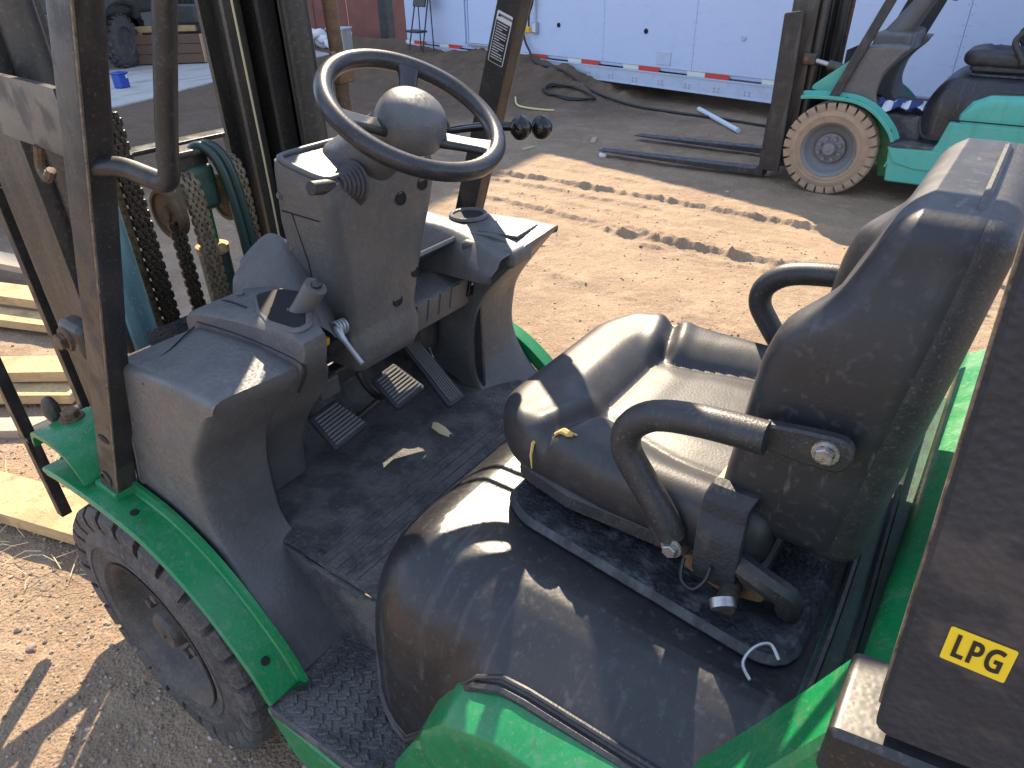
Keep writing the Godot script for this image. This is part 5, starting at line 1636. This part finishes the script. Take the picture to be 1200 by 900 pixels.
func back_row() -> void:
	# off-road vehicle on the slab
	var v := thing("offroad_vehicle", "dark off-road vehicle with a knobbly tyre parked on the concrete slab", "vehicle", Vector3(13.3, 0.02, 6.0), -1.05)
	for s in [-1.0, 1.0]:
		for e in [0.0, 2.6]:
			var xf := Transform3D(Geo.along(Vector3(0, 0, s)), Vector3(e, 0.44, 0.82 * s))
			var ty := geo()
			ty.lathe(V2([[0.22, -0.26], [0.36, -0.28], [0.41, -0.25], [0.425, -0.13], [0.41, -0.02], [0.36, 0.01], [0.24, 0.005], [0.22, -0.03], [0.10, -0.06], [0.0, -0.05]]), 36, xf)
			for i in 22:
				for j in 3:
					var a := TAU * (i + 0.5 * (j % 2)) / 22
					var b := Basis(Vector3(0, 0, 1), a)
					ty.box(Vector3(e, 0.44, 0.82 * s) + b * Vector3(0.43, 0, 0) + Vector3(0, 0, -s * (0.04 + 0.09 * j)), Vector3(0.035, 0.075, 0.07), 0.006, b)
			part("wheel", ty, M.tyre_rubber, v)
	part("body", geo().rbox(Vector3(1.3, 1.22, 0), Vector3(3.9, 0.75, 1.62), 0.10, 3), M.dark_vehicle, v)
	part("bumper", geo().rbox(Vector3(-0.75, 0.82, 0), Vector3(0.22, 0.24, 1.75), 0.06, 3), M.dark_vehicle, v)
	for s in [-1.0, 1.0]:
		part("wheel_arch", geo().tube(spline([[-0.52, 0.85, 0.80 * s], [-0.42, 1.02, 0.82 * s], [0.0, 1.10, 0.83 * s], [0.42, 1.02, 0.82 * s], [0.55, 0.8, 0.80 * s]], 5), 0.075, 8), M.dark_vehicle, v)
		part("leaf_spring", geo().tube(spline([[-0.55, 0.62, 0.5 * s], [0.0, 0.48, 0.5 * s], [0.6, 0.66, 0.5 * s]], 6), 0.03, 6), M.rusty, v)
		part("shock_absorber", geo().tube(V([[-0.10, 0.45, 0.42 * s], [-0.15, 1.0, 0.36 * s]]), 0.035, 8), M.zinc, v)
	part("skid_plate", geo().rbox(Vector3(-0.42, 0.68, 0), Vector3(0.35, 0.26, 0.6), 0.06, 3), M.galvanised, v)
	part("axle", geo().tube(V([[0, 0.44, -0.75], [0, 0.44, 0.75]]), 0.06, 10), M.rusty, v)
	part("tie_rod", geo().tube(V([[-0.2, 0.46, -0.7], [-0.2, 0.50, 0.7]]), 0.022, 8), M.zinc, v)
	# crate beside it
	var c := thing("wooden_crate", "brown wooden crate with pale end boards standing on the slab", "crate", Vector3(12.55, 0.02, 7.25), 0.72)
	for i in 3:
		part("board", geo().box(Vector3(0.0, 0.10 + 0.165 * i, -0.36), Vector3(1.25, 0.155, 0.03), 0.005), M.brown_board, c)
		part("board", geo().box(Vector3(0.0, 0.10 + 0.165 * i, 0.36), Vector3(1.25, 0.155, 0.03), 0.005), M.brown_board, c)
	for i in 4:
		part("end_board", geo().box(Vector3(-0.64, 0.26, -0.27 + 0.18 * i), Vector3(0.03, 0.48, 0.165), 0.005), M.lumber, c)
		part("end_board", geo().box(Vector3(0.64, 0.26, -0.27 + 0.18 * i), Vector3(0.03, 0.48, 0.165), 0.005), M.lumber, c)
	part("crate_floor", geo().box(Vector3(0, 0.03, 0), Vector3(1.24, 0.03, 0.68), 0.004), M.brown_board, c)
	board("loose_beam", "pale timber beam laid across the top of the brown crate", Vector3(13.1, 0.60, 6.75), Vector3(12.2, 0.60, 7.6), 0.12, 0.10, M.lumber)
	var sc := thing("engine_block", "dark greasy engine part sitting on the wooden crate", "machinery", Vector3(12.35, 0.66, 7.65), 0.4)
	part("casting", geo().rbox(Vector3(0, 0.17, 0), Vector3(0.5, 0.34, 0.36), 0.05, 3), M.dark_vehicle, sc)
	for i in 4:
		part("cylinder", geo().tube(V([[-0.18 + 0.12 * i, 0.3, 0], [-0.18 + 0.12 * i, 0.46, -0.06]]), 0.045, 10), M.greasy_steel, sc)
	part("pulley", geo().lathe(V2([[0.0, 0.0], [0.12, 0.0], [0.12, 0.02], [0.10, 0.03], [0.12, 0.04], [0.12, 0.06], [0.0, 0.06]]), 20, Transform3D(Geo.along(Vector3(-1, 0, -0.2)), Vector3(-0.25, 0.16, 0))), M.zinc, sc)
	# blue box
	var bb := thing("blue_box", "small blue plastic box standing on the near edge of the slab", "box", Vector3(10.35, 0.022, 4.95), 0.3)
	part("box_body", geo().rbox(Vector3(0, 0.10, 0), Vector3(0.16, 0.20, 0.18), 0.02, 2), M.blue_plastic, bb)
	part("box_lid", geo().rbox(Vector3(0, 0.21, 0), Vector3(0.18, 0.03, 0.20), 0.012, 2), M.blue_plastic, bb)
	part("box_latch", geo().box(Vector3(-0.091, 0.16, 0.04), Vector3(0.012, 0.05, 0.035), 0.003), M.label_white, bb)
	# tall metal shed: its shadow lies over the slab and the ground before it
	var sh := thing("shed", "tall red and dark metal shed behind the concrete slab", "shed", Vector3(10.9, 0, 11.4), 0.10)
	var hh := 11.8
	for i in 5:
		part("red_sheet", geo().box(Vector3(0.36 + 0.5 * i, hh / 2, 0.02 * (i % 2)), Vector3(0.492, hh, 0.03), 0.008), M.red_container, sh)
	part("corner_post", geo().box(Vector3(0.0, hh / 2, 0.0), Vector3(0.22, hh, 0.25), 0.01), M.dark_vehicle, sh)
	part("bay_post", geo().box(Vector3(2.72, hh / 2, 0.0), Vector3(0.16, hh, 0.25), 0.01), M.dark_vehicle, sh)
	for i in 44:
		part("dark_sheet", geo().box(Vector3(3.05 + 0.5 * i, hh / 2, 0.9 + 0.03 * (i % 2)), Vector3(0.492, hh, 0.03), 0.008), M.dark_vehicle, sh)
	part("end_wall", geo().box(Vector3(0.0, hh / 2, 4.0), Vector3(0.1, hh, 8.0), 0.01), M.red_container, sh)
	part("roof", geo().box(Vector3(12.5, hh + 0.1, 4.0), Vector3(25.4, 0.2, 8.4), 0.02), M.dark_vehicle, sh)
	# pipes standing left of the red sheets
	var sides := ["pale grey upright pipe nearest the red sheets, first of the standing pipes", "dark upright pipe, second from the red sheets", "pale upright pipe, third from the red sheets", "rusty upright pipe, fourth from the red sheets", "dark upright pipe, fifth from the red sheets", "pale upright pipe farthest from the red sheets"]
	for i in 6:
		var p := thing("standing_pipe", sides[i], "pipe", Vector3(13.75 + 0.27 * i, 0, 11.05 + 0.1 * (i % 2)), 0.0, "pipes standing beside the red sheets")
		part("pipe_wall", geo().tube(V([[0, 0, 0], [0.02 * sin(i * 2.0), 2.7 + 0.1 * (i % 3), 0.02]]), 0.06 + 0.012 * (i % 3), 12), [M.galvanised, M.dark_vehicle, M.galvanised, M.rusty, M.dark_vehicle, M.galvanised][i], p, 60)
	# block with a pale top, and papers on it
	var bk := thing("concrete_block", "square grey bin with a pale rim beside the pile of papers", "bin", Vector3(9.75, 0.0, 8.95), 0.3)
	part("bin_body", geo().rbox(Vector3(0, 0.28, 0), Vector3(0.34, 0.56, 0.34), 0.02, 2), M.concrete, bk)
	part("bin_rim", geo().box(Vector3(0, 0.565, 0), Vector3(0.37, 0.03, 0.37), 0.006), M.aluminium, bk)
	var pa := thing("paper_pile", "heap of crumpled pale sacks and papers before the red container", "papers", Vector3(11.75, 0.0, 10.75), 0.2)
	var rng := RandomNumberGenerator.new()
	rng.seed = 12
	for i in 7:
		var g := geo()
		g.rbox(Vector3.ZERO, Vector3(0.42, 0.16, 0.34), 0.07, 3, [4, 1, 4])
		var sd := i * 1.7
		g.warp(func(p: Vector3) -> Vector3: return p + Vector3(0.03 * sin(p.z * 21 + sd), 0.035 * sin(p.x * 17 + sd) * cos(p.z * 15 + sd * 2), 0.03 * cos(p.x * 19 + sd)))
		part("sack", g.moved(Transform3D(Basis(Vector3.UP, rng.randf() * 3.0), Vector3(rng.randf_range(-0.4, 0.4), 0.10 + 0.09 * (i % 3), rng.randf_range(-0.35, 0.35)))), M.paper if i % 2 else M.rag_white, pa, 30)

func small_things() -> void:
	# striped rag on the far truck's floor
	var g := []
	var rows := {}
	var rag := thing("striped_rag", "crumpled blue and white rag lying on the teal forklift's floor", "rag", Vector3(-0.075 - 0.38, 0.592, 5.42 - 0.22))
	for s in 6:
		var gg := []
		for i in 7:
			var row := PackedVector3Array()
			for j in 4:
				var u := (s * 3 + j) / 18.0
				var w := i / 6.0
				row.append(Vector3((u - 0.5) * 0.34, 0.02 + 0.045 * absf(sin(u * 9.0 + w * 3.0)) * (0.4 + 0.6 * sin(PI * w)) + 0.02 * sin(w * 13.0 + u * 5.0), (w - 0.5) * 0.30 + 0.03 * sin(u * 14.0)))
			gg.append(row)
		part("stripe", geo().grid(gg), M.rag_white if s % 2 == 0 else M.rag_blue, rag, 60)
	# scraps and single stones that stand out
	var scraps := [["wood_chip", "pale splinter of wood on the dirt short of the mound", 2.75, 4.95, 0.16, 0.02, 0.05, M.grey_lumber], ["wood_chip", "flat pale scrap lying on the shaded ground left of the forks", 2.35, 5.55, 0.22, 0.015, 0.05, M.grey_lumber], ["white_stone", "white stone lying beside the near fork tip", 1.95, 5.02, 0.07, 0.05, 0.06, M.label_white]]
	for s in scraps:
		var o := MeshInstance3D.new()
		var gq := geo()
		gq.rbox(Vector3.ZERO, Vector3(s[4], s[5], s[6]), minf(s[5], s[6]) * 0.4, 2)
		o.mesh = gq.mesh(50)
		o.material_override = s[7]
		put(o, s[0], self)
		tag(o, s[1], "scrap" if s[0] == "wood_chip" else "stone")
		o.position = on_ground(s[2], s[3], s[5] * 0.45)
		o.rotation.y = s[4] * 9.0

# ---------------------------------------------------------------- ground
var gn := FastNoiseLite.new()
var gn2 := FastNoiseLite.new()
var gn3 := FastNoiseLite.new()
# tyre tracks: from, to, half width
# rut edges: from x, to x, z at the start, slope, height, how crumbled
var tracks := [[-0.7, 2.6, 4.05, 0.0, 0.044, 0.4], [0.6, 2.5, 3.27, 0.06, 0.026, 0.0], [-1.2, 0.85, 3.22, 0.0, 0.046, 0.7], [-1.0, 0.6, 3.06, 0.02, 0.026, 0.7], [0.9, 3.0, 3.80, 0.03, 0.022, 0.3], [-1.2, 0.6, 2.55, -0.9, 0.010, 0.5], [-0.9, 1.2, 2.1, 0.15, 0.010, 0.6], [1.2, 3.2, 4.4, 0.02, 0.012, 0.4], [-0.2, 2.0, 3.62, -0.02, 0.010, 0.3]]

func setup_ground() -> void:
	gn.seed = 3
	gn.frequency = 0.35
	gn.fractal_octaves = 4
	gn2.seed = 8
	gn2.frequency = 3.2
	gn2.fractal_octaves = 4
	gn3.seed = 21
	gn3.frequency = 11.0
	gn3.fractal_octaves = 3

func ground_y(x: float, z: float) -> float:
	var y := 0.022 * gn.get_noise_2d(x, z)
	var n2 := gn2.get_noise_2d(x, z)
	y += 0.007 * n2
	# mound along the trailer
	var d := Vector2(cos(TR_ANG), sin(TR_ANG))
	var r := Vector2(x - TR_A.x, z - TR_A.z)
	var u := r.dot(d)
	var w := r.dot(Vector2(d.y, -d.x))
	var hm := 0.40 * ss(1.7, 3.6, u + 0.25 * n2) * (1.0 - 0.35 * ss(6.0, 9.0, u))
	y += hm * (1.0 - ss(0.05, 2.1, w + 0.2 * n2)) * (0.85 + 0.3 * gn.get_noise_2d(x * 3.0, z * 3.0)) * ss(-3.0, -0.5, w)
	# rut edges: steep towards the near forklift, crumbling
	for t in tracks:
		if x < t[0] - 0.4 or x > t[1] + 0.4: continue
		var dz: float = z - (t[2] + (x - t[0]) * t[3]) + 0.035 * n2 + 0.02 * gn.get_noise_2d(x * 3.0, t[2] * 9.0)
		if absf(dz) > 0.4: continue
		var keep := ss(t[0] - 0.4, t[0] + 0.1, x) * ss(t[1] + 0.4, t[1] - 0.1, x) * ss(-0.75, -0.3, gn.get_noise_2d(x * 3.2, t[2] * 31.0))
		var clod := 0.65 + 1.1 * n2 + 0.9 * gn3.get_noise_2d(x, z)
		var lug := 0.85 + 0.15 * sin(TAU * x / 0.11)
		y += keep * t[4] * (ss(-0.010, 0.008, dz) * exp(-maxf(dz, 0.0) / 0.09) * lug * lerpf(1.0, clod, t[5]) - 0.35 * exp(-pow((dz + 0.07) / 0.06, 2.0)))
	y += 0.0040 * gn3.get_noise_2d(x, z)
	return y

func spaced(lo: float, hi: float, step: float, far: float) -> PackedFloat32Array:
	var out := PackedFloat32Array()
	var g := step
	var x := lo
	var left := []
	while x > -far:
		g *= 1.22
		x -= g
		left.append(x)
	left.reverse()
	for e in left: out.append(e)
	x = lo
	while x < hi:
		out.append(x)
		x += step
	g = step
	while x < far:
		out.append(x)
		g *= 1.22
		x += g
	return out

func ground() -> void:
	setup_ground()
	var xs := spaced(-1.6, 6.2, 0.017, 600.0)
	var zs := spaced(-1.1, 5.0, 0.017, 600.0)
	# beyond the fine patch a middle spacing
	var zz := PackedFloat32Array()
	for z in zs:
		if z < 5.0: zz.append(z)
	var z2 := 5.0
	var g := 0.02
	while z2 < 600.0:
		zz.append(z2)
		z2 += g
		g *= 1.012 if z2 < 9.5 else 1.2
	var xx := PackedFloat32Array()
	for x in xs:
		if x < 6.2: xx.append(x)
	var x2 := 6.2
	g = 0.02
	while x2 < 600.0:
		xx.append(x2)
		x2 += g
		g *= 1.02 if x2 < 12.0 else 1.22
	var nx := xx.size()
	var nz := zz.size()
	var v := PackedVector3Array()
	v.resize(nx * nz)
	for j in nz:
		for i in nx:
			var x := xx[i]
			var z := zz[j]
			var y := ground_y(x, z) if absf(x) < 40.0 and absf(z) < 40.0 else 0.0
			if x > 8.4 and z < 9.5 + (x - 8.4) * 0.3: y = minf(y, 0.03 * ss(9.6, 8.4, x))
			v[j * nx + i] = Vector3(x, y, z)
	var nor := PackedVector3Array()
	nor.resize(nx * nz)
	for j in nz:
		for i in nx:
			var dx := v[j * nx + mini(i + 1, nx - 1)] - v[j * nx + maxi(i - 1, 0)]
			var dz := v[mini(j + 1, nz - 1) * nx + i] - v[maxi(j - 1, 0) * nx + i]
			nor[j * nx + i] = dz.cross(dx).normalized()
	var shade_tint := PackedColorArray()  # vertex tint: browner mound and gravel, with their shade painted in
	shade_tint.resize(nx * nz)
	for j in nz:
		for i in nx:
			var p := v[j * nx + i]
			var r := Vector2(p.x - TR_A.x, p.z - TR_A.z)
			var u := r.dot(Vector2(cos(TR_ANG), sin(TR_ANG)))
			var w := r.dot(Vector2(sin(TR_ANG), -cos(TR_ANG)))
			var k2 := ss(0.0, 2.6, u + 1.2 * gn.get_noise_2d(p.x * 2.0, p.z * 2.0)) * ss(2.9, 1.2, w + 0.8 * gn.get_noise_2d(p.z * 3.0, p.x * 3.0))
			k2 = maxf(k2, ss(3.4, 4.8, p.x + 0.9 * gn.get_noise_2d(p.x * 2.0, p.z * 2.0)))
			shade_tint[j * nx + i] = Color(1, 1, 1).lerp(Color(0.46, 0.43, 0.40), k2)
	var idx := PackedInt32Array()
	idx.resize((nx - 1) * (nz - 1) * 6)
	var k := 0
	for j in nz - 1:
		for i in nx - 1:
			var a := j * nx + i
			idx[k] = a; idx[k + 1] = a + 1; idx[k + 2] = a + nx
			idx[k + 3] = a + 1; idx[k + 4] = a + nx + 1; idx[k + 5] = a + nx
			k += 6
	var ar := []
	ar.resize(Mesh.ARRAY_MAX)
	ar[Mesh.ARRAY_VERTEX] = v
	ar[Mesh.ARRAY_NORMAL] = nor
	ar[Mesh.ARRAY_COLOR] = shade_tint
	ar[Mesh.ARRAY_INDEX] = idx
	var am := ArrayMesh.new()
	am.add_surface_from_arrays(Mesh.PRIMITIVE_TRIANGLES, ar)
	var o := MeshInstance3D.new()
	o.mesh = am
	o.material_override = M.dirt
	put(o, "ground", self)
	kind(o, "structure")
	print("ground vertices ", nx * nz)
	# concrete slab at the back
	var sl := MeshInstance3D.new()
	sl.mesh = geo().prism(rpoly([[8.35, 2.2], [9.05, 4.6], [9.75, 6.3], [10.8, 9.6], [24.0, 14.0], [24.0, -6.0], [8.2, -6.0]]), -0.2, 0.022, 0.01, Transform3D(Basis(Vector3(1, 0, 0), Vector3(0, 0, 1), Vector3(0, 1, 0)), Vector3.ZERO)).mesh()
	sl.material_override = M.concrete
	put(sl, "concrete_slab", self)
	kind(sl, "structure")

func stones() -> void:
	var rng := RandomNumberGenerator.new()
	rng.seed = 77
	var meshes := []
	for k in 3:
		var g := geo()
		g.ball(Vector3.ZERO, Vector3.ONE, 8)
		var sd := k * 9.7
		g.warp(func(p: Vector3) -> Vector3: return p * (1.0 + 0.28 * sin(p.x * 3.1 + sd) * cos(p.z * 2.7 + sd) + 0.15 * sin(p.y * 4.0 + sd * 2)))
		meshes.append(g.mesh(25))
	var counts := [9000, 7000, 4200]
	for k in 3:
		var mm := MultiMesh.new()
		mm.transform_format = MultiMesh.TRANSFORM_3D
		mm.use_colors = true
		mm.mesh = meshes[k]
		mm.instance_count = counts[k]
		for i in counts[k]:
			var x := rng.randf_range(-1.5, 7.5)
			var z := rng.randf_range(-1.2, 8.0)
			if i % 3 == 0:
				x = rng.randf_range(-1.2, 3.5)
				z = rng.randf_range(-1.1, 3.6)
			elif i % 3 == 1:
				x = rng.randf_range(-0.6, 2.2)
				z = rng.randf_range(-1.15, -0.1)
			var s := 0.0014 + 0.0062 * pow(rng.randf(), 4.0)
			if rng.randf() < 0.008: s *= 2.6
			var b := Basis.from_euler(Vector3(rng.randf() * 6, rng.randf() * 6, rng.randf() * 6)).scaled(Vector3(s, s * rng.randf_range(0.5, 0.8), s * rng.randf_range(0.7, 1.0)))
			mm.set_instance_transform(i, Transform3D(b, on_ground(x, z, s * 0.25)))
			var c := rng.randf_range(0.13, 0.42)
			mm.set_instance_color(i, Color(c, c * rng.randf_range(0.72, 0.85), c * rng.randf_range(0.5, 0.7)))
		var o := MultiMeshInstance3D.new()
		o.multimesh = mm
		var m := StandardMaterial3D.new()
		m.vertex_color_use_as_albedo = true
		m.roughness = 0.95
		o.material_override = m
		put(o, ["gravel", "clods", "pebbles"][k], self)
		kind(o, "stuff")
		tag(o, ["fine tan gravel scattered over the dirt", "small clods of dried earth over the dirt", "rounded pebbles over the dirt"][k], ["gravel", "clods", "pebbles"][k])
	# straw by the board
	var g := geo()
	for i in 90:
		var p := on_ground(rng.randf_range(0.75, 1.45), rng.randf_range(-0.62, -0.30), 0.012)
		var a := rng.randf() * TAU
		var l := rng.randf_range(0.05, 0.16)
		var d := Vector3(cos(a) * l, rng.randf_range(-0.005, 0.035), sin(a) * l)
		g.tube(V([p, p + d * 0.5 + Vector3(0, rng.randf_range(0.0, 0.02), 0), p + d]), 0.0014, 4, false)
	var st := MeshInstance3D.new()
	st.mesh = g.mesh(60)
	st.material_override = M.straw
	put(st, "straw", self)
	kind(st, "stuff")
	tag(st, "loose dry straw beside the wide board and the front tyre", "straw")

# ---------------------------------------------------------------- scene
func _ready() -> void:
	var cam := Camera3D.new()
	var yaw := deg_to_rad(53.916)
	var pitch := deg_to_rad(31.634)
	var roll := deg_to_rad(-1.321)
	var fw := Vector3(cos(pitch) * cos(yaw), -sin(pitch), cos(pitch) * sin(yaw))
	var rt := Vector3(-sin(yaw), 0, cos(yaw))
	var up := rt.cross(fw)
	var r2 := cos(roll) * rt + sin(roll) * up
	var u2 := -sin(roll) * rt + cos(roll) * up
	cam.transform = Transform3D(Basis(r2, u2, -fw), Vector3(-1.277, 1.632, -0.955))
	cam.fov = 57.95
	cam.near = 0.05
	cam.far = 2000.0
	put(cam, "camera", self)
	cam.current = true
	var we := WorldEnvironment.new()
	var env := Environment.new()
	env.background_mode = Environment.BG_SKY
	var sky := Sky.new()
	var sm := ProceduralSkyMaterial.new()
	sm.sky_top_color = Color(0.54, 0.61, 0.73)
	sm.sky_horizon_color = Color(0.82, 0.85, 0.89)
	sm.sky_curve = 0.12
	sm.ground_bottom_color = Color(0.42, 0.33, 0.25)
	sm.ground_horizon_color = Color(0.55, 0.50, 0.45)
	sm.sky_energy_multiplier = 1.08
	sky.sky_material = sm
	env.sky = sky
	env.tonemap_mode = Environment.TONE_MAPPER_LINEAR
	env.tonemap_exposure = 2.65
	env.sdfgi_enabled = true
	env.ssao_enabled = true
	env.ssil_enabled = true
	we.environment = env
	put(we, "world", self)
	var sun := DirectionalLight3D.new()
	sun.light_energy = 1.6
	sun.light_color = Color(1.0, 0.92, 0.80)
	sun.light_angular_distance = 0.5
	sun.shadow_enabled = true
	put(sun, "sun", self)
	sun.look_at_from_position(Vector3.ZERO, Vector3(-0.72, -1.0, -0.90), Vector3.UP)
	var t0 := Time.get_ticks_msec()
	materials()
	print("materials ", Time.get_ticks_msec() - t0)
	ground()
	print("ground ", Time.get_ticks_msec() - t0)
	trailer()
	print("trailer ", Time.get_ticks_msec() - t0)
	near_truck()
	print("near ", Time.get_ticks_msec() - t0)
	far_truck()
	print("far ", Time.get_ticks_msec() - t0)
	yard()
	stones()
	print("all ", Time.get_ticks_msec() - t0)
